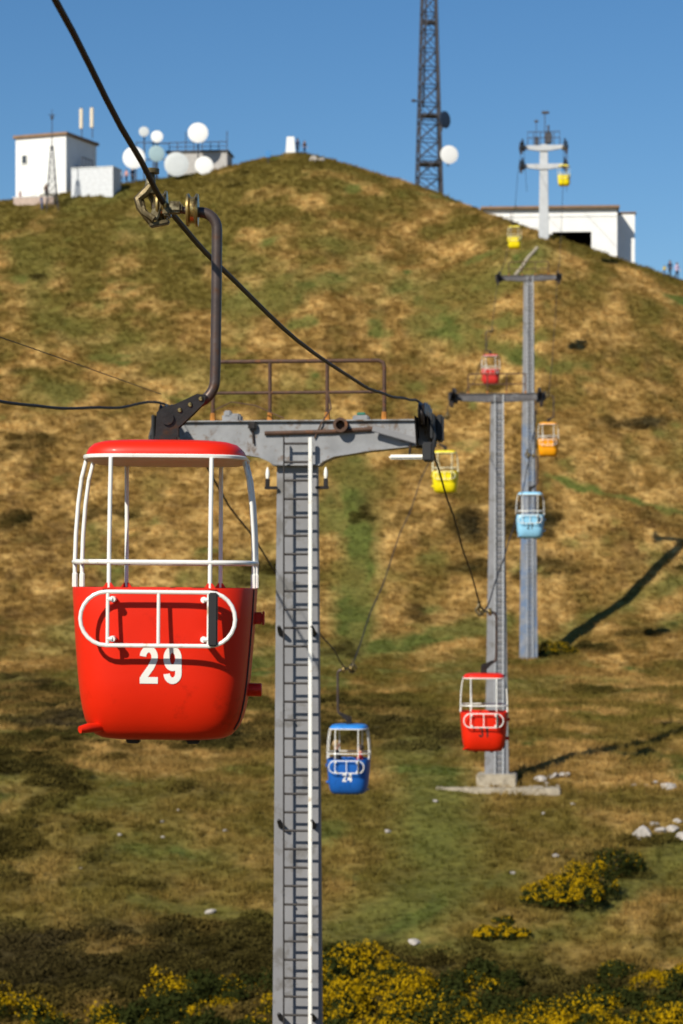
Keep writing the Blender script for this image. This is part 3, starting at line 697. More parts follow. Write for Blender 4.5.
cabin(139, PR, OFF_R, LROT, 'orange cabin hanging right of the blue-grey pylon', P_ORA, pp=M_WHITE)
cabin(228, PR, OFF_R, LROT, 'small yellow cabin high against the sky under the summit pylon', P_YEL, pp=M_YPOST)
BL = cabin(68, PL, OFF_L, LROT + math.pi, 'blue cabin numbered 24 with two passengers, beside the ladder pylon', P_BLUE, P_ROOFB, outer=1)
# its near side is the far side of the turned cabin: number goes there
nm = place('number', text_mesh('24', 0.25), M_WHITE, [c for c in BL.children if c.name.startswith('body')][0], rot=(0, 0, math.pi))
cabin(111, PL, OFF_L, LROT + math.pi, 'yellow cabin hanging beyond the right end of nearest pylon crossarm', P_YEL, pp=M_YPOST)
cabin(158, PL, OFF_L, LROT + math.pi, 'small red cabin seen just above the second pylon crossarm', P_CRIM)
cabin(210, PL, OFF_L, LROT + math.pi, 'small yellow cabin in front of the summit station wall', P_YEL, pp=M_YPOST)

# ------------------------------------------------------------------ pylons
def column(w0, w1, d0, d1, h, nseg=6):
    """tapered box column with flanged corners; w0 at the foot"""
    rings = []
    for i in range(nseg + 1):
        t = i / nseg; a, b_ = (w0 + (w1 - w0) * t) / 2, (d0 + (d1 - d0) * t) / 2; c = 0.02
        rings.append([(-a, -b_ + c, h * t), (-a + c, -b_, h * t), (a - c, -b_, h * t), (a, -b_ + c, h * t), (a, b_ - c, h * t), (a - c, b_, h * t), (-a + c, b_, h * t), (-a, b_ - c, h * t)])
    return loft(MB(), rings)
def f_beam():
    out = [(-2.28, 0.0), (2.28, 0.0), (2.28, -0.34), (1.9, -0.40), (1.2, -0.47), (0.62, -0.56), (0.44, -0.64), (0.38, -0.70), (-0.38, -0.70), (-0.44, -0.64), (-0.62, -0.56), (-1.2, -0.47), (-1.9, -0.40), (-2.28, -0.34)]
    mb = MB().prism(out, -0.17, 0.17)
    mb.box((0, 0, 0.012), (4.60, 0.46, 0.024), 0.004)
    lip = [(x, z + 0.0) for x, z in out[2:]]
    for (x0, z0), (x1, z1) in zip(lip[:-1], lip[1:]):          # lower flange
        mb.add([(x0, -0.23, z0), (x1, -0.23, z1), (x1, 0.23, z1), (x0, 0.23, z0), (x0, -0.23, z0 - 0.02), (x1, -0.23, z1 - 0.02), (x1, 0.23, z1 - 0.02), (x0, 0.23, z0 - 0.02)],
               [(0, 1, 2, 3), (7, 6, 5, 4), (0, 4, 5, 1), (1, 5, 6, 2), (2, 6, 7, 3), (3, 7, 4, 0)])
    return mb
def f_sheave_frame():
    mb = MB()
    for sx in (-0.10, 0.10):
        mb.prism_y = None
        mb.add([(sx - 0.012, -0.95, 0.10), (sx - 0.012, 0.95, 0.10), (sx - 0.012, 0.55, -0.34), (sx - 0.012, -0.55, -0.34), (sx + 0.012, -0.95, 0.10), (sx + 0.012, 0.95, 0.10), (sx + 0.012, 0.55, -0.34), (sx + 0.012, -0.55, -0.34)],
               [(0, 1, 2, 3), (7, 6, 5, 4), (0, 4, 5, 1), (1, 5, 6, 2), (2, 6, 7, 3), (3, 7, 4, 0)])
    mb.box((0, 0, -0.25), (0.34, 0.30, 0.22), 0.02); mb.box((0.16, -0.5, -0.05), (0.05, 0.7, 0.42), 0.015); mb.box((0.09, -0.6, -0.46), (0.16, 0.5, 0.30), 0.02)
    mb.tube([(0.05, -0.6, 0.1), (0.15, -0.75, 0.05), (0.21, -0.8, -0.2), (0.17, -0.8, -0.5)], 0.03, 8)
    return mb
def f_sheave():
    m = Matrix.Rotation(math.pi / 2, 4, 'Y')
    return MB().lathe([(0.03, -0.06), (0.17, -0.06), (0.20, -0.05), (0.165, -0.012), (0.165, 0.012), (0.20, 0.05), (0.17, 0.06), (0.03, 0.06)], 28, m)
def f_toprail(): 
    pts = [(-1.42, 0, 0), (-1.42, 0, 0.88), (-1.40, 0, 0.95), (-1.33, 0, 0.985), (1.33, 0, 0.985), (1.40, 0, 0.95), (1.42, 0, 0.88), (1.42, 0, 0)]
    return MB().tube(pts, 0.032, 8)
def rungs_mesh(n, wd, step, zig=0):
    mb = MB()
    for i in range(n): mb.box((0, 0, i * step), (wd, 0.03, 0.035))
    return mb
DR = 0.26
def pylon(d, label, top, w0, w1, mat, near=False, base_drop=0.3, railing=True, xo=0.0, lower=None):
    """top: height of the rope above eye level at the crossarm"""
    x = line_x(d, OFF_C) + xo; g = gz(x, d) - base_drop; H = top - 0.27 - g   # H: top of beam above foot
    e = empty('pylon', (x, d, g), LROT, label, 'pylon', 'cable car pylons along the line')
    ch = H - 0.05
    zs = ch * 0.62 if lower else 0.0; ws = w0 + (w1 - w0) * zs / ch
    part('column', column(ws, w1, ws * DR, w1 * DR, ch - zs), mat, e, loc=(0, 0, zs))
    if lower: part('lower_column', column(w0, ws, w0 * DR, ws * DR, zs), lower, e)
    if near: cpart('beam', 'crossarm', f_beam, M_BEAM, e, loc=(0, 0, H))
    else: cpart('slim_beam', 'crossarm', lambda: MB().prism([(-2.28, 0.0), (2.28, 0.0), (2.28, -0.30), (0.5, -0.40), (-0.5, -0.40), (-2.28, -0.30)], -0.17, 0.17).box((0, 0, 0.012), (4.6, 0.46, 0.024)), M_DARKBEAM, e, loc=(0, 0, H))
    for sx in (-1, 1):
        sf = cpart('sheave_frame', 'sheave_frame', f_sheave_frame, M_BLACK if near else M_STEEL, e, loc=(sx * 2.1, 0, H - 0.075), rot=(0, 0, 0 if sx > 0 else 0), scale=(sx, 1, 1))
        for i in range(4):
            cpart('sheave', 'sheave', f_sheave, M_STEEL, sf, loc=(0, -0.72 + 0.48 * i, 0.14 + (0.03 if i in (1, 2) else 0)))
        cpart('arm_cap', 'sheave_bracket', lambda: MB().box((0, 0, 0), (0.10, 0.5, 0.42), 0.02), M_BLACK, e, loc=(sx * 2.34, 0, H - 0.12))
    if railing:
        rl = cpart('toprail', 'railing', f_toprail, M_RUSTRAIL, e, loc=(0, 0.06, H + 0.024))
        cpart('midrail', 'mid_rail', lambda: MB().tube([(-1.42, 0, 0.47), (1.42, 0, 0.47)], 0.026, 8), M_RUSTRAIL, rl)
        for px_ in (-0.47, 0.48): cpart('railpost', 'post', lambda: MB().tube([(0, 0, 0), (0, 0, 0.985)], 0.03, 8), M_RUSTRAIL, rl, loc=(px_, 0, 0))
        for px_ in (-1.42, -0.47, 0.48, 1.42): cpart('railfoot', 'rusty_foot', lambda: MB().tube([(0, 0, 0), (0, 0, 0.03), (0, 0, 0.14)], [0.055, 0.05, 0.042], 8), M_ORUST, rl, loc=(px_, 0, 0))
    # ladder on the near face; the column tapers, so the ladder leans with it
    lean = math.atan((w0 - w1) * DR * 0.5 / ch)
    lad = empty('ladder'); lad.parent = e
    lad.location = (0.02, -(w0 * DR * 0.5) - 0.15, 0.0); lad.rotation_euler = (-lean, 0, 0)
    ll = ch + (-0.22 if near else 0.0)
    if near:
        bpy.data.objects.remove(lad)
        lad = part('ladder', MB().box((-0.22, 0, ll / 2), (0.02, 0.065, ll), 0.003), M_RUNG, e, loc=(0.035, -(w0 * DR * 0.5) - 0.26, 0.0), rot=(-lean, 0, 0))
        part('white_stile', MB().box((0.215, 0.0, ll / 2), (0.062, 0.055, ll), 0.008), M_WHITE, lad)
        k = int((ll - 0.5) / 0.30)
        for i in range(k):
            cpart('rung', 'rung', lambda: MB().tube([(-0.207, 0, 0), (0.183, 0, 0)], 0.02, 8), M_RUNG, lad, loc=(0, 0, ll - 0.10 - i * 0.30))
        zb = ll - 3.1
        while zb > 1:
            for sx in (-1, 1):
                cpart('lbr' + str(sx), 'ladder_bracket', lambda: MB().tube([(0, 0.25, -0.10), (0, 0.0, 0.0), (0, -0.05, 0.03)], [0.05, 0.035, 0.02], 8), M_BLACK, lad, loc=(sx * 0.27 - 0.03, 0.02, zb))
            zb -= 3.15
        for q in range(3):
            zz = ll - 4.4 - q * 3.0
            for k2 in (-1, 1): cpart('lbolt', 'ladder_bolt', lambda: MB().tube([(0, 0, 0), (0, -0.045, 0)], 0.018, 8), M_BLACK, lad, loc=(-0.215, -0.01, zz + k2 * 0.045))
        # white bolts along the stile
    else:
        bpy.data.objects.remove(lad)
        lad = part('ladder', MB().box((-0.2, 0, ll / 2), (0.03, 0.06, ll)).box((0.2, 0, ll / 2), (0.05, 0.06, ll)), M_PALEGREY, e, loc=(0.12, -(w0 * DR * 0.5) - 0.15, 0.0), rot=(-lean, 0, 0))
        k = int((ll - 0.6) / 0.30); ro = part('rungs', rungs_mesh(k, 0.37, 0.30), M_RUNG, lad, loc=(0, 0, 0.4)); ro['kind'] = 'stuff'
    return e, H
T1, H1 = pylon(39.2, 'nearest grey steel pylon with caged-free ladder, white stile and rusty railing', 2.86, 0.95, 0.665, M_GREY, near=True, xo=0.07)
T1['label'] = 'nearest grey steel pylon with front ladder, white stile and rusty railing'
# fittings of the nearest pylon
part('conduit', MB().tube([(-0.52, -0.20, H1 - 0.19), (0.55, -0.20, H1 - 0.17), (1.25, -0.20, H1 - 0.13)], 0.035, 8), M_RUSTRAIL, T1)
part('pipe_end', MB().lathe([(0.05, -0.1), (0.12, -0.1), (0.12, 0.1), (0.075, 0.1), (0.07, -0.02), (0.0, -0.02)], 20, Matrix.Translation((0.74, -0.26, H1 - 0.07)) @ Matrix.Rotation(math.pi / 2, 4, 'X')), M_RUSTRAIL, T1)
part('junction_box', MB().box((-0.72, -0.22, H1 - 0.07), (0.14, 0.12, 0.14), 0.03).tube([(-0.72, -0.2, H1 - 0.13), (-0.70, -0.2, H1 - 0.36)], 0.018, 6), M_STEEL, T1)
part('bearing_block', MB().box((-1.08, -0.02, H1 + 0.06), (0.30, 0.36, 0.16), 0.03).box((-1.14, -0.1, H1 + 0.13), (0.12, 0.2, 0.12), 0.02), M_BEAM, T1)
part('bearing_block', MB().box((1.05, -0.02, H1 + 0.05), (0.26, 0.3, 0.1), 0.02), M_BEAM, T1)
part('green_cap', MB().box((1.05, -0.02, H1 + 0.125), (0.14, 0.16, 0.05), 0.015), material('green_cap', (0.02, 0.16, 0.10), 0.5), T1)
part('cable_loop', MB().tube([(0.3, -0.2, H1 - 0.28), (0.42, -0.22, H1 - 0.02), (0.56, -0.1, H1 + 0.22), (0.5, 0.02, H1 + 0.5)], 0.013, 6), M_RUSTRAIL, T1)
part('cable_loop', MB().tube([(-1.4, 0.0, H1 + 0.2), (-1.1, -0.02, H1 + 0.34), (-0.7, -0.05, H1 + 0.28), (-0.2, -0.2, H1 + 0.05)], 0.010, 6), M_RUSTRAIL, T1)
part('outrigger', MB().box((1.72, -0.32, H1 - 0.26), (0.95, 0.05, 0.10), 0.01, (0, 0.28, 0)), M_GREY, T1)
lf = part('lamp_fitting', MB().box((1.87, -0.4, H1 - 0.60), (0.66, 0.10, 0.075), 0.025), M_LAMP, T1)
part('lamp_bracket', MB().tube([(1.87, -0.36, H1 - 0.57), (1.87, -0.25, H1 - 0.4), (1.87, -0.1, H1 - 0.36)], 0.02, 6), M_STEEL, lf)
for sx in (-1, 1):
    lb = part('lamp_bracket', MB().box((sx * 0.42, -0.15, H1 - 1.08), (0.22, 0.05, 0.05), 0.01).box((sx * 0.48, -0.15, H1 - 1.0), (0.07, 0.07, 0.14), 0.01), M_STEEL, T1)
    part('bulb', MB().lathe([(0.0, -0.09), (0.025, -0.08), (0.036, -0.02), (0.03, 0.04), (0.012, 0.10), (0.0, 0.11)], 12, Matrix.Translation((sx * 0.48, -0.15, H1 - 0.85))), M_LAMP, lb)
T2, H2 = pylon(118, 'grey ladder pylon on a concrete footing, second nearest', 9.46, 1.22, 0.60, M_GREY)
T3, H3 = pylon(172, 'tall grey pylon with flaking blue paint, third nearest', 22.2, 1.32, 0.70, M_GREY, lower=M_BLUEGREY)
# footing of the second pylon
bx_, by_ = line_x(118, OFF_C), 118.0; bg_ = gz(bx_, by_)
part('footing_block', MB().box((0, 0, 0.25), (1.95, 1.9, 0.85), 0.05), M_CONC, T2, loc=(0, 0, 0.1))
part('footing_slab', MB().box((0, -0.2, 0), (6.1, 3.4, 0.9), 0.06), M_CONC, T2, loc=(0.1, 0, -0.25))

# summit pylon, with two levels of arms
d4 = 238.0; x4 = line_x(d4, OFF_C); g4 = gz(x4, d4) - 0.4; H4 = 43.4 - g4
T4 = empty('pylon', (x4, d4, g4), LROT, 'pale summit pylon with two crossarms against the sky', 'pylon', 'cable car pylons along the line')
part('column', column(1.0, 0.78, 0.9, 0.7, H4), M_PALEGREY, T4)
for zz in (-0.25, -2.1):
    part('crossarm', MB().prism([(-2.2, 0.12), (2.2, 0.12), (2.2, -0.16), (0.5, -0.42), (-0.5, -0.42), (-2.2, -0.16)], -0.2, 0.2), M_PALEGREY, T4, loc=(0, -0.3, H4 + zz))
    for sx in (-1, 1):
        sf = place('sheave_frame', CACHE['sheave_frame'], M_STEEL, T4, loc=(sx * 2.1, -0.2, H4 + zz + 0.18), scale=(sx * 1.5, 1, 1.6))
        for i in range(4): place('sheave', CACHE['sheave'], M_STEEL, sf, loc=(0, -0.72 + 0.48 * i, 0.14))
rl = part('railing', MB().tube([(-1.6, -0.5, 0), (-1.6, -0.5, 1.3), (1.6, -0.5, 1.3), (1.6, -0.5, 0)], 0.045, 6).tube([(-1.6, -0.5, 0.7), (1.6, -0.5, 0.7)], 0.04, 6), M_MAST, T4, loc=(0, 0, H4 - 0.1))
for px_ in (-1.0, -0.35, 0.35, 1.0): part('post', MB().tube([(px_, -0.5, 0), (px_, -0.5, 1.3)], 0.04, 6), M_MAST, rl)
part('winch', MB().box((0.45, -0.2, 0.7), (0.7, 0.6, 1.1), 0.08).tube([(0.45, -0.2, 1.2), (0.45, -0.2, 2.0)], 0.10, 8), M_MAST, T4, loc=(0, 0, H4 - 0.1))
part('winch', MB().box((-0.7, -0.2, 0.45), (0.4, 0.5, 0.8), 0.06), M_MAST, T4, loc=(0, 0, H4 - 0.1))
part('anemometer', MB().tube([(0.1, 0, 0), (0.1, 0, 3.2)], 0.045, 6).box((0.15, 0, 3.3), (0.75, 0.25, 0.28), 0.06).tube([(-0.75, 0, 0), (-0.75, 0, 2.4)], 0.03, 6).box((-0.75, 0, 2.45), (0.4, 0.15, 0.25), 0.04), M_MAST, T4, loc=(0, 0, H4 - 0.1))

# ------------------------------------------------------------------ summit buildings
def frame_at(px, d): return (px - CX) / F * d
sb = empty('summit_station', (frame_at(550, 252), 252, gz(frame_at(590, 252), 252) - 0.6), R(-4), 'long white flat-roofed summit station with a dark open doorway', 'building')
base = sb.location.z; roofz = (HY - 209) / F * 252 - base
SW = 14.1; hw_ = SW / 2; ox0, ox1 = 0.25, 4.35; oz = (HY - 232) / F * 252 - base
part('wall', MB().box((-(hw_ - ox0 * -1) / 2 + ox0 / 1 - 0.0 if False else (-hw_ + ox0) / 2, 0.15, roofz / 2), (hw_ + ox0, 0.3, roofz)), M_RENDER, sb)
part('wall', MB().box(((hw_ + ox1) / 2, 0.15, roofz / 2), (hw_ - ox1, 0.3, roofz)), M_RENDER, sb)
part('lintel', MB().box(((ox0 + ox1) / 2, 0.15, (roofz + oz) / 2), (ox1 - ox0, 0.296, roofz - oz)), M_RENDER, sb)
part('wall', MB().box((hw_ - 0.15, 4.9, roofz / 2), (0.3, 9.2, roofz - 0.006)), M_RENDER, sb)
part('wall', MB().box((-hw_ + 0.15, 4.9, roofz / 2), (0.3, 9.2, roofz - 0.006)), M_RENDER, sb)
part('rear_wall', MB().box((0, 9.65, roofz / 2), (SW, 0.3, roofz - 0.006)), M_INSIDE, sb)
part('floor', MB().box((0, 4.9, 0.4), (SW - 0.62, 9.0, 0.3)), M_INSIDE, sb)
part('ceiling', MB().box((0, 4.9, roofz - 0.25), (SW - 0.62, 9.0, 0.2)), M_INSIDE, sb)
part('roof', MB().box((0, 4.7, roofz + 0.14), (SW + 0.5, 10.4, 0.28), 0.03), M_FASCIA, sb)
part('band', MB().box((0, -0.03, roofz - 0.75), (SW, 0.07, 0.14)), M_RENDER, sb)
part('side_wing', MB().box((hw_ + 1.0, 5.2, roofz / 2 - 0.12), (1.98, 5.0, roofz - 0.24)), M_RENDER, sb)
part('wing_roof', MB().box((hw_ + 1.05, 5.2, roofz - 0.06), (2.2, 5.3, 0.14), 0.02), M_FASCIA, sb)
part('vent_pipe', MB().tube([(-6.3, 3, roofz + 0.2), (-6.3, 3, roofz + 0.9)], 0.06, 8), M_MAST, sb)

d5 = 266.0; hx = frame_at(66, d5)
hb = empty('radio_house', (hx, d5, gz(hx, d5) - 0.5), R(-22), 'square white two-storey building with flat roof, far left on the summit', 'building')
hz_ = (HY - 135) / F * d5 - hb.location.z
part('wall', MB().box((-3.2, 3.6, hz_ / 2), (6.4, 7.2, hz_)), M_RENDER, hb)
part('roof', MB().box((-3.2, 3.6, hz_ + 0.17), (6.9, 7.7, 0.34), 0.03), M_FASCIA, hb)
wn = part('window', MB().box((-5.25, -0.03, hz_ - 2.4), (0.75, 0.12, 1.1)), M_WHITE, hb); part('pane', MB().box((-5.25, -0.05, hz_ - 2.4), (0.55, 0.10, 0.9)), M_WINDOW, wn)
bal = part('balcony', MB().box((0.5, 3.2, hz_ - 3.3), (1.0, 2.6, 0.14)), M_MAST, hb)
for q in range(4): part('baluster', MB().tube([(0.95, 2.0 + 0.8 * q, hz_ - 3.3), (0.95, 2.0 + 0.8 * q, hz_ - 2.2)], 0.05, 6), M_MAST, bal)
part('hand_rail', MB().tube([(0.95, 1.95, hz_ - 2.2), (0.95, 4.5, hz_ - 2.2)], 0.05, 6), M_MAST, bal)
for ax in (-0.35, 1.0):
    am = part('panel_antenna', MB().box((ax, 4.2, hz_ + 2.6), (0.42, 0.22, 2.3), 0.06), M_CREAM, hb); part('antenna_pole', MB().tube([(ax, 4.35, hz_ + 0.3), (ax, 4.35, hz_ + 3.9)], 0.06, 6), M_MAST, am)
sh = empty('low_annex', (frame_at(92, 262), 262, gz(frame_at(92, 262), 262) - 0.4), R(-16), 'low pale grey annex against the right of the white two-storey building', 'building')
ah = (HY - 168) / F * 262 - sh.location.z
part('wall', MB().box((0, 1.2, ah / 2), (4.9, 2.4, ah)), material('annex_grey', (0.60, 0.62, 0.64), 0.8), sh); part('roof', MB().box((0, 1.2, ah + 0.06), (5.0, 2.5, 0.12)), M_DISHG, sh)
tr = empty('terrace_wall', (frame_at(34, 261), 261, gz(frame_at(34, 261), 261) - 0.3), R(-12), 'low pinkish terrace wall below the white two-storey building', 'wall')
part('wall', MB().box((0, 0, 0.55), (4.6, 0.4, 1.1), 0.03), material('pinkish_wall', (0.46, 0.36, 0.30), 0.9), tr); part('coping', MB().box((0, 0, 1.13), (4.8, 0.5, 0.08), 0.02), M_RENDER, tr)
# lattice aerial before the white building
def lattice(name, loc, label, h, wb, wt, panels, r, mat, cat='mast'):
    e = empty(name, loc, R(12), label, cat); cs = [(-1, -1), (1, -1), (1, 1), (-1, 1)]
    W = lambda z: (wb + (wt - wb) * z / h) / 2
    for sx, sy in cs: part('leg', MB().tube([(sx * W(0), sy * W(0), -0.5), (sx * W(h), sy * W(h), h)], r, 6), mat, e)
    for i in range(panels):
        z0, z1 = h * i / panels, h * (i + 1) / panels; mb = MB(); ms = MB()
        for k in range(4):
            a, b2 = cs[k], cs[(k + 1) % 4]
            mb.tube([(a[0] * W(z0), a[1] * W(z0), z0), (b2[0] * W(z1), b2[1] * W(z1), z1)], r * 0.5, 4); mb.tube([(b2[0] * W(z0), b2[1] * W(z0), z0), (a[0] * W(z1), a[1] * W(z1), z1)], r * 0.5, 4)
            ms.tube([(a[0] * W(z1), a[1] * W(z1), z1), (b2[0] * W(z1), b2[1] * W(z1), z1)], r * 0.6, 4)
        br = part('cross_brace', mb, mat, e); part('ring_brace', ms, mat, br)
    return e
lm = frame_at(52, 259)
la = lattice('lattice_aerial', (lm, 259, gz(lm, 259)), 'thin lattice aerial standing before the white two-storey building', 6.8, 1.3, 0.25, 8, 0.045, M_MAST)
part('whip', MB().tube([(0, 0, 6.4), (0, 0, 10.8)], [0.06, 0.03], 6), M_MAST, la); part('aerial_ring', MB().tube([(-0.35, 0, 10.2), (0.35, 0, 10.2)], 0.05, 6).box((0, 0, 9.9), (0.3, 0.3, 0.35), 0.04), M_MAST, la)
mx_ = frame_at(429, 276)
mast = lattice('lattice_mast', (mx_, 276, gz(mx_, 276)), 'tall dark lattice mast rising out of the top of the picture', 46.0, 2.9, 0.5, 22, 0.10, M_MAST); mast.rotation_euler[2] = R(6)
part('cable_tray', MB().box((0.95, -0.95, 14), (0.30, 0.15, 28), 0.0, (0.0, -0.026, 0.0)), M_MAST, mast)
part('cable_tray', MB().box((-0.55, -0.7, 20), (0.22, 0.12, 16), 0.0, (0.0, 0.026, 0.0)), M_MAST, mast)
for zz in (5.6, 11.2, 22.0): part('platform', MB().box((0, 0, zz), (2.7 - zz * 0.05, 2.7 - zz * 0.05, 0.22)), M_MAST, mast)
part('stub_antenna', MB().tube([(-0.9, -1.0, 12.6), (-2.0, -1.6, 12.6)], 0.07, 6).box((-2.0, -1.6, 12.6), (0.5, 0.3, 0.3), 0.05), M_MAST, mast)
# telecom deck with dishes
dk = empty('telecom_deck', (frame_at(192, 270), 270, gz(frame_at(192, 270), 270) - 0.4), R(-6), 'low grey equipment building with railed roof among the dishes', 'building')
dh = (HY - 152) / F * 270 - dk.location.z
part('wall', MB().box((0.6, 2, dh / 2), (6.8, 4, dh)), material('equipment_wall', (0.42, 0.40, 0.38), 0.8), dk); part('roof', MB().box((0.6, 2, dh + 0.08), (7.2, 4.4, 0.16)), M_MAST, dk)
rr_ = part('railing', MB().tube([(-2.6, 0, dh + 1.1), (4.0, 0, dh + 1.1)], 0.05, 6).tube([(-2.6, 0, dh + 0.6), (4.0, 0, dh + 0.6)], 0.04, 6), M_MAST, dk)
for q in range(8): part('post', MB().tube([(-2.6 + 0.943 * q, 0, dh + 0.1), (-2.6 + 0.943 * q, 0, dh + (1.1 if q not in (2, 7) else 2.3))], 0.05, 6), M_MAST, rr_)
part('frame', MB().tube([(-6.6, 1, 0), (-6.6, 1, dh + 1.4), (-2.7, 1, dh + 1.2)], 0.07, 6).tube([(-4.6, 1, 0), (-4.6, 1, dh + 1.9)], 0.09, 6).tube([(-6.6, 1, dh - 0.6), (-2.7, 1, dh - 0.6)], 0.07, 6), M_MAST, dk)
def dish(px, py, d, rad_px, mat, label, face=(0.05, -1, 0.05), ground_pole=True):
    c = P(px, py, d); r = rad_px / F * d
    e = empty('dish_antenna', c, 0, label, 'dish', 'dish antennas on the summit')
    q = Vector(face).normalized().to_track_quat('Z', 'Y').to_matrix().to_4x4()
    part('reflector', MB().lathe([(0.0, -0.02)] + [(r * t, 0.32 * r * t * t - 0.02) for t in (0.25, 0.5, 0.75, 0.92, 1.0)] + [(r * 1.02, 0.32 * r), (r * 1.0, 0.30 * r - 0.06), (r * 0.5, 0.02 * r - 0.12), (0.0, -0.16)], 32, q), mat, e)
    part('radome', MB().lathe([(0.0, 0.36 * r), (r * 0.5, 0.352 * r), (r * 0.9, 0.335 * r), (r * 1.0, 0.31 * r)], 32, q), mat, e)
    bk = q @ Vector((0, 0, -0.15)); low = gz(c.x, c.y) - c.z if ground_pole else -1.2
    part('pole', MB().tube([bk, bk + Vector((0, 0.25, 0)), Vector((bk.x, bk.y + 0.25, min(low, -r)))], 0.08, 8), M_MAST, e)
    return e
dish(198, 133.5, 268, 10, M_DISH, 'white round dish standing above the equipment building roof')
dish(204, 166, 266, 9.0, M_DISH, 'white dish low on the equipment building, rightmost of its cluster')
dish(176.5, 165, 265, 12, M_DISHG, 'large pale grey dish in the middle of the cluster')
dish(134, 158.5, 266, 11, M_DISH, 'white dish at the left end of the cluster')
dish(156, 154, 268, 8, M_DISHT, 'pale teal dish just right of the dark rope', (0.3, -1, 0))
dish(157, 137, 269, 6, M_DISH, 'small white dish above the teal one')
dish(144, 132, 270, 5, M_DISHG, 'smallest pale dish, top left of the cluster')
dish(443, 120, 274.6, 8.5, M_DISHB, 'dark navy dish high on the lattice mast', (0.75, -0.65, 0), False)
dish(448.5, 155, 274.2, 9, M_DISH, 'white dish on the right side of the lattice mast', (0.2, -1, 0), False)
# trig point and cairn on the brow
_i = int(np.argmax(ground((290.5 - CX) / F * _D, _D) / _D)); tp = Vector(((290.5 - CX) / F * _D[_i], float(_D[_i]) + 0.6, 0)); tz = gz(tp.x, tp.y)
t_ = empty('trig_pillar', (tp.x, tp.y, tz - 0.3), 0, 'white trig pillar on the brow of the hill', 'pillar'); part('pillar', column(1.15, 0.85, 1.15, 0.85, 2.35), M_RENDER, t_); part('cap', MB().lathe([(0.3, 0), (0.3, 0.06), (0.1, 0.1), (0, 0.1)], 16), M_MAST, t_, loc=(0, 0, 2.35))
part('plinth', MB().box((0, 0, 0.25), (1.7, 1.7, 0.5), 0.05), M_CONC, t_)
ip = P(268, 155, 264); izz = gz(ip.x, ip.y)
t_ = empty('information_post', (ip.x, ip.y, izz - 0.2), 0, 'small blue information board on a post left of trig pillar', 'sign'); part('post', MB().tube([(0, 0, 0), (0, 0, 1.3)], 0.06, 6), M_MAST, t_); part('board', MB().box((0, -0.05, 1.25), (0.6, 0.08, 0.75), 0.02), material('blue_board', (0.05, 0.22, 0.50), 0.5), t_)
cp = P(314, 155, 264); part_c = gz(cp.x, cp.y)
def rock_mesh(seed, sub=2, rough=0.35, flat=0.7):
    t = bmesh.new(); bmesh.ops.create_icosphere(t, subdivisions=sub, radius=1.0); rg = np.random.default_rng(seed)
    cuts = [(Vector(rg.normal(0, 1, 3)).normalized(), rg.uniform(0.55, 0.85)) for _ in range(9)]
    for v in t.verts:
        for nn, dd in cuts:
            q = v.co.dot(nn)
            if q > dd: v.co -= nn * (q - dd)
        v.co *= 1 + rg.normal(0, 0.03); v.co.z *= flat
    m = MB().merge(t).mesh('rock', True, 25); return m
ROCKS = [rock_mesh(s) for s in range(100, 106)]
for k, (dx, sz) in enumerate(((0, 0.7), (0.75, 0.5))):
    o = place('stone', ROCKS[k], M_ROCK, None, (cp.x + dx, cp.y, gz(cp.x + dx, cp.y) + sz * 0.25), (0, 0, k), (sz, sz, sz)); tag(o, ('larger' if k == 0 else 'smaller') + ' grey stone beside the people on the brow', 'stone', 'stones on the hill')
# pale straight channel climbing the slope
a_, b_ = hit(515, 277), hit(537, 249)
pts = []
for q in range(9):
    x, y = a_.x + (b_.x - a_.x) * q / 8, a_.y + (b_.y - a_.y) * q / 8; pts.append((x, y, gz(x, y) + 0.12))
tag(part('path_kerb', MB().tube(pts, 0.16, 6), M_CONC), 'straight pale concrete strip climbing the slope above the third pylon', 'path', kind='structure')

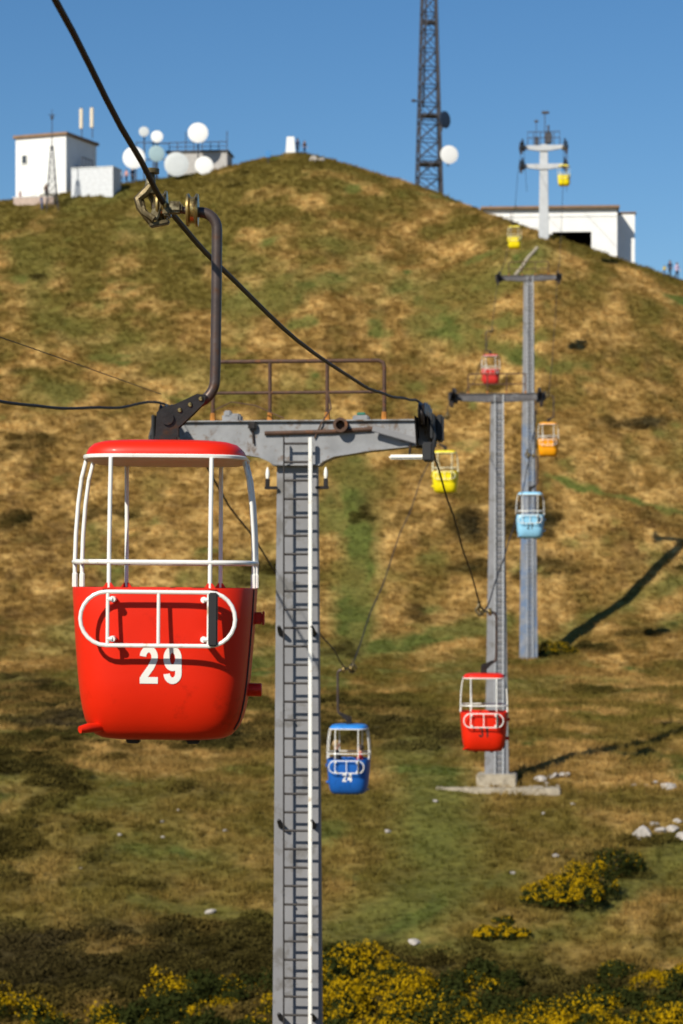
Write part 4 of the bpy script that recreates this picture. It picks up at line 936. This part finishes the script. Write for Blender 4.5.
# ------------------------------------------------------------------ stones on the slope
def stone(px, py, wpx, k, label, hr=0.7, name='stone'):
    p = hit(px, py); s = wpx / 2 / F * p.y
    o = place(name, ROCKS[k % 6], M_ROCK, None, (p.x, p.y, p.z + s * 0.2), (0.2 * math.sin(k * 3), 0.15, k * 1.7), (s, s, s * hr)); tag(o, label, 'stone', 'stones on the hill')
ST = [(643, 836, 26, 'largest pale limestone boulder in the right-hand outcrop', 1.1), (660, 832, 16, 'middle-sized rock just right of the largest boulder'), (672, 831, 16, 'rounded rock near right edge in the outcrop'),
      (683, 840, 22, 'pale boulder cut by the right edge, low in the outcrop'), (654, 826, 13, 'small rock behind the largest boulder'), (638, 841, 8, 'small rock at the left foot of the outcrop'),
      (678, 822, 10, 'small rock at the upper right of the outcrop'), (668, 788, 18, 'pale rock right of the second pylon footing, near right edge'), (655, 784, 9, 'small pale rock left of its near twin by right edge'),
      (634, 787, 9, 'low rock half way from the second pylon to right edge'), (646, 786, 6, 'tiny rock between two pale rocks near right edge'),
      (541, 781, 17, 'rubble block behind the concrete slab, leftmost of the pile'), (553, 778, 14, 'rubble block behind the concrete slab, second of the pile'), (565, 777, 16, 'rubble block at the right end of the pile'), (548, 785, 8, 'small rubble block lying low by the slab end'),
      (414, 944, 14, 'white stone on the grass above the centre gorse thicket'), (210, 913, 13, 'white stone low on the slope, left of the two by the ladder pylon'), (257, 917, 8, 'white stone just left of the ladder pylon'),
      (388, 833, 9, 'small white stone right of the ladder pylon below the blue cabin'), (512, 874, 8, 'small white stone left of the wide gorse bush'), (543, 815, 6, 'tiny white stone below the concrete slab'),
      (555, 857, 9, 'flat stone above the wide gorse bush'), (436, 802, 7, 'small white stone at the left end of the concrete slab'), (178, 811, 5, 'tiny white stone, topmost on the left slope'), (162, 823, 6, 'tiny stone in the middle of the left slope group'),
      (120, 836, 6, 'tiny white stone, leftmost of the left slope group'), (163, 838, 6, 'tiny stone, lowest of the left slope group'), (225, 832, 7, 'small pale stone left of the ladder pylon in dry grass'), (80, 869, 5, 'tiny pale stone alone on the lower left slope'),
      (573, 805, 6, 'tiny stone right of the concrete slab')]
for k, r_ in enumerate(ST): stone(r_[0], r_[1], r_[2], k, r_[3], r_[4] if len(r_) > 4 else 0.75)

# ------------------------------------------------------------------ people
M_SKIN = material('skin', (0.48, 0.28, 0.19), 0.6); M_HAIRD = material('dark_hair', (0.03, 0.02, 0.015), 0.7); M_HAIRF = material('fair_hair', (0.35, 0.24, 0.12), 0.7)
def cloth(name, c): return material('cloth_' + name, c, 0.85, 0, 0.15, 6)
def person(loc, face, label, top, legs, hair=M_HAIRD, hgt=1.72, sit=False, stride=0.0, arm=0.2, bend=0.0):
    """one continuous skinned figure; the face looks along -y before turning"""
    s = hgt / 1.72
    hipz = 0.93 if not sit else 0.12
    J = {'pel': (0, 0, hipz), 'wa': (0, 0.0 - 0.02 * bend, hipz + 0.16), 'ch': (0, -0.02 - 0.10 * bend, hipz + 0.38), 'nk': (0, -0.01 - 0.14 * bend, hipz + 0.535), 'hd': (0, -0.03 - 0.15 * bend, hipz + 0.62), 'cr': (0, -0.025 - 0.15 * bend, hipz + 0.74)}
    E = [('pel', 'wa'), ('wa', 'ch'), ('ch', 'nk'), ('nk', 'hd'), ('hd', 'cr')]
    RD = {'pel': 0.145, 'wa': 0.125, 'ch': 0.155, 'nk': 0.058, 'hd': 0.088, 'cr': 0.07}
    for k, sx in (('l', 1), ('r', -1)):
        st = stride * sx; ax = arm * sx
        J['sh' + k] = (sx * 0.175, J['ch'][1] + 0.0, hipz + 0.46)
        if sit:
            J['el' + k] = (sx * 0.235, J['ch'][1] - 0.10, hipz + 0.21); J['wr' + k] = (sx * 0.13, J['ch'][1] - 0.32, hipz + 0.16); J['ha' + k] = (sx * 0.10, J['ch'][1] - 0.40, hipz + 0.14)
            J['hi' + k] = (sx * 0.09, -0.03, hipz - 0.02); J['kn' + k] = (sx * 0.11, -0.43, hipz + 0.0); J['an' + k] = (sx * 0.11, -0.42, hipz - 0.38); J['fo' + k] = (sx * 0.12, -0.58, hipz - 0.43)
        else:
            J['el' + k] = (sx * 0.245, J['ch'][1] + 0.03 - 0.3 * ax * 0.3, hipz + 0.20); J['wr' + k] = (sx * 0.25, J['ch'][1] - 0.10 - abs(arm) * 0.25, hipz - 0.02 + abs(arm) * 0.18); J['ha' + k] = (sx * 0.245, J['ch'][1] - 0.14 - abs(arm) * 0.35, hipz - 0.11 + abs(arm) * 0.26)
            J['hi' + k] = (sx * 0.09, 0, 0.85); J['kn' + k] = (sx * 0.10, -0.03 - 0.5 * st, 0.48); J['an' + k] = (sx * 0.10, 0.02 - st * 0.7, 0.08); J['fo' + k] = (sx * 0.115, -0.14 - st * 0.7, 0.035)
        E += [('ch', 'sh' + k), ('sh' + k, 'el' + k), ('el' + k, 'wr' + k), ('wr' + k, 'ha' + k), ('pel', 'hi' + k), ('hi' + k, 'kn' + k), ('kn' + k, 'an' + k), ('an' + k, 'fo' + k)]
        RD.update({'sh' + k: 0.065, 'el' + k: 0.045, 'wr' + k: 0.032, 'ha' + k: 0.036, 'hi' + k: 0.095, 'kn' + k: 0.062, 'an' + k: 0.042, 'fo' + k: 0.038})
        hd = Vector(J['ha' + k]); wr = Vector(J['wr' + k]); dr = (hd - wr).normalized()
        for fi, (fx, ln) in enumerate(((-0.024, 0.075), (-0.008, 0.09), (0.008, 0.085), (0.024, 0.065))):   # four fingers and a thumb
            nm_ = 'f%d%s' % (fi, k); J[nm_] = tuple(hd + Vector((fx * 0.4, fx, 0)) + dr * ln); E.append(('ha' + k, nm_)); RD[nm_] = 0.008
        J['th' + k] = tuple(hd + Vector((-sx * 0.035, -0.03, -0.01)) + dr * 0.02); E.append(('ha' + k, 'th' + k)); RD['th' + k] = 0.009
    J['no'] = (0, J['hd'][1] - 0.115, J['hd'][2] + 0.03); E.append(('hd', 'no')); RD['no'] = 0.013
    names = list(J); ix = {q: i for i, q in enumerate(names)}
    m = bpy.data.meshes.new('body'); m.from_pydata([Vector(J[q]) * s for q in names], [(ix[a], ix[b]) for a, b in E], [])
    o = bpy.data.objects.new('body', m); COL.objects.link(o)
    bm = bmesh.new(); bm.from_mesh(m); lay = bm.verts.layers.skin.verify(); bm.verts.ensure_lookup_table()
    for q in names:
        sv = bm.verts[ix[q]][lay]; r = RD[q] * s; fl = 0.72 if q in ('pel', 'wa', 'ch') else 1.0
        sv.radius = (r, r * fl) if q not in ('pel', 'wa', 'ch') else (r, r * 0.72); sv.use_root = (q == 'pel')
    bm.to_mesh(m); bm.free()
    o.modifiers.new('skin', 'SKIN').use_smooth_shade = True; sb_ = o.modifiers.new('sub', 'SUBSURF'); sb_.levels = 1; sb_.render_levels = 1
    bpy.context.view_layer.update(); dg = bpy.context.evaluated_depsgraph_get(); me_ = bpy.data.meshes.new_from_object(o.evaluated_get(dg)); bpy.data.objects.remove(o)
    me_.materials.clear()
    for mt in (top, legs, M_SKIN, M_BLACK): me_.materials.append(mt)
    nk = (J['nk'][2] - 0.01) * s; hp = (hipz + 0.05) * s
    hands = [Vector(J['ha' + k]) * s for k in 'lr']; feet = [Vector(J['fo' + k]) * s for k in 'lr']
    for p in me_.polygons:
        c = p.center
        if c.z > nk: p.material_index = 2
        elif min((c - q).length for q in hands) < 0.12 * s: p.material_index = 2
        elif min((c - q).length for q in feet) < 0.13 * s: p.material_index = 3
        elif c.z < hp and not (abs(c.x) > 0.19 * s): p.material_index = 1
    e = empty('person', loc, face, label, 'person', 'people out on the hill')
    bo = bpy.data.objects.new('body', me_); COL.objects.link(bo); bo.parent = e
    hc_ = Vector(J['hd']) * s + Vector((0, 0.022, 0.055)) * s; hm = MB()
    t = bmesh.new(); bmesh.ops.create_uvsphere(t, u_segments=16, v_segments=10, radius=0.112 * s)
    for v in t.verts:
        if v.co.y < -0.04 * s and v.co.z < 0.05 * s: v.co.y = -0.04 * s
        v.co.z *= 1.08 if v.co.z > 0 else 0.95
    bmesh.ops.translate(t, vec=hc_, verts=t.verts); hm.merge(t); part('hair', hm, hair, e)
    fm = MB()
    for sx in (-1, 1): fm.box(tuple(Vector((sx * 0.034, J['hd'][1] - 0.086, J['hd'][2] + 0.055)) * s), (0.022 * s, 0.012 * s, 0.012 * s))
    part('eyes', fm, M_HAIRD, e); part('mouth', MB().box(tuple(Vector((0, J['hd'][1] - 0.088, J['hd'][2] - 0.015)) * s), (0.042 * s, 0.012 * s, 0.010 * s)), material('lips', (0.30, 0.10, 0.08), 0.6), e)
    return e
def brow(px, fwd=0.0):
    X = (px - CX) / F * _D; g = ground(X, _D); d = float(_D[int(np.argmax(g / _D))]) - fwd; x = frame_at(px, d); return (x, d, gz(x, d) - 0.02)
def at(px, py): p = hit(px, py); return (p.x, p.y, p.z - 0.02)
def on(px, d): x = frame_at(px, d); return (x, d, gz(x, d) - 0.02)
NAVY = cloth('navy', (0.02, 0.03, 0.07)); DENIM = cloth('denim', (0.05, 0.09, 0.19)); BLK = cloth('black', (0.015, 0.015, 0.017)); REDC = cloth('red', (0.42, 0.02, 0.02)); BEI = cloth('beige', (0.40, 0.32, 0.22)); LIL = cloth('lilac', (0.55, 0.45, 0.62)); PINK = cloth('pink', (0.55, 0.28, 0.25)); LBL = cloth('light_blue', (0.30, 0.42, 0.60)); YELC = cloth('yellow', (0.62, 0.48, 0.03)); BRN = cloth('brown', (0.10, 0.05, 0.03))
person(brow(297.5), 2.6, 'person in dark navy standing right beside the white trig pillar', NAVY, BLK, hgt=1.85)
person(brow(304.5), 0.6, 'person in dark brown right of the one beside the trig pillar', BRN, DENIM, hgt=1.62)
person(at(46, 200), 0.4, 'person in dark brown top standing below the white building', BRN, BLK, hgt=1.80)
person(at(42, 210), -0.9, 'stooping person in denim blue lower down below the white building', DENIM, DENIM, hgt=1.6, bend=0.6)
person(at(20, 205), 1.2, 'person in pale pink at the far left below the white building', PINK, BEI, hgt=1.55)
person(brow(121), 0.2, 'person in light blue, leftmost of the trio by the dishes', LBL, DENIM, hgt=1.75)
person(brow(126.5), -0.6, 'person in pink between two others by the dishes', PINK, NAVY, hgt=1.68)
person(brow(132), 0.9, 'person in navy, rightmost of the trio by the dishes', NAVY, BLK, M_HAIRF, hgt=1.80)
person(brow(677), 0.5, 'person in lilac top at the right edge on the skyline', LIL, NAVY, hgt=1.78, stride=0.12)
person(brow(670), -0.3, 'person in dark clothes left of the lilac one on the skyline', NAVY, BLK, hgt=1.75)
person(brow(664.5), 0.2, 'small child in yellow at the right skyline', YELC, DENIM, hgt=1.1)
# passengers of the blue cabin, seated on its two benches
bz = BL.location
def in_cabin(lx, ly):
    v = Matrix.Rotation(LROT + math.pi, 4, 'Z') @ Vector((lx, ly, 0.62)); return (bz.x + v.x, bz.y + v.y, bz.z + v.z)
person(in_cabin(0.36, 0.12), LROT + math.pi - R(90), 'passenger in black seated on the left in the blue cabin', BLK, NAVY, M_HAIRF, sit=True)['group'] = 'passengers in the blue cabin'
person(in_cabin(-0.36, 0.12), LROT + math.pi + R(90), 'passenger in red seated on the right in the blue cabin', REDC, DENIM, sit=True, hgt=1.5)['group'] = 'passengers in the blue cabin'
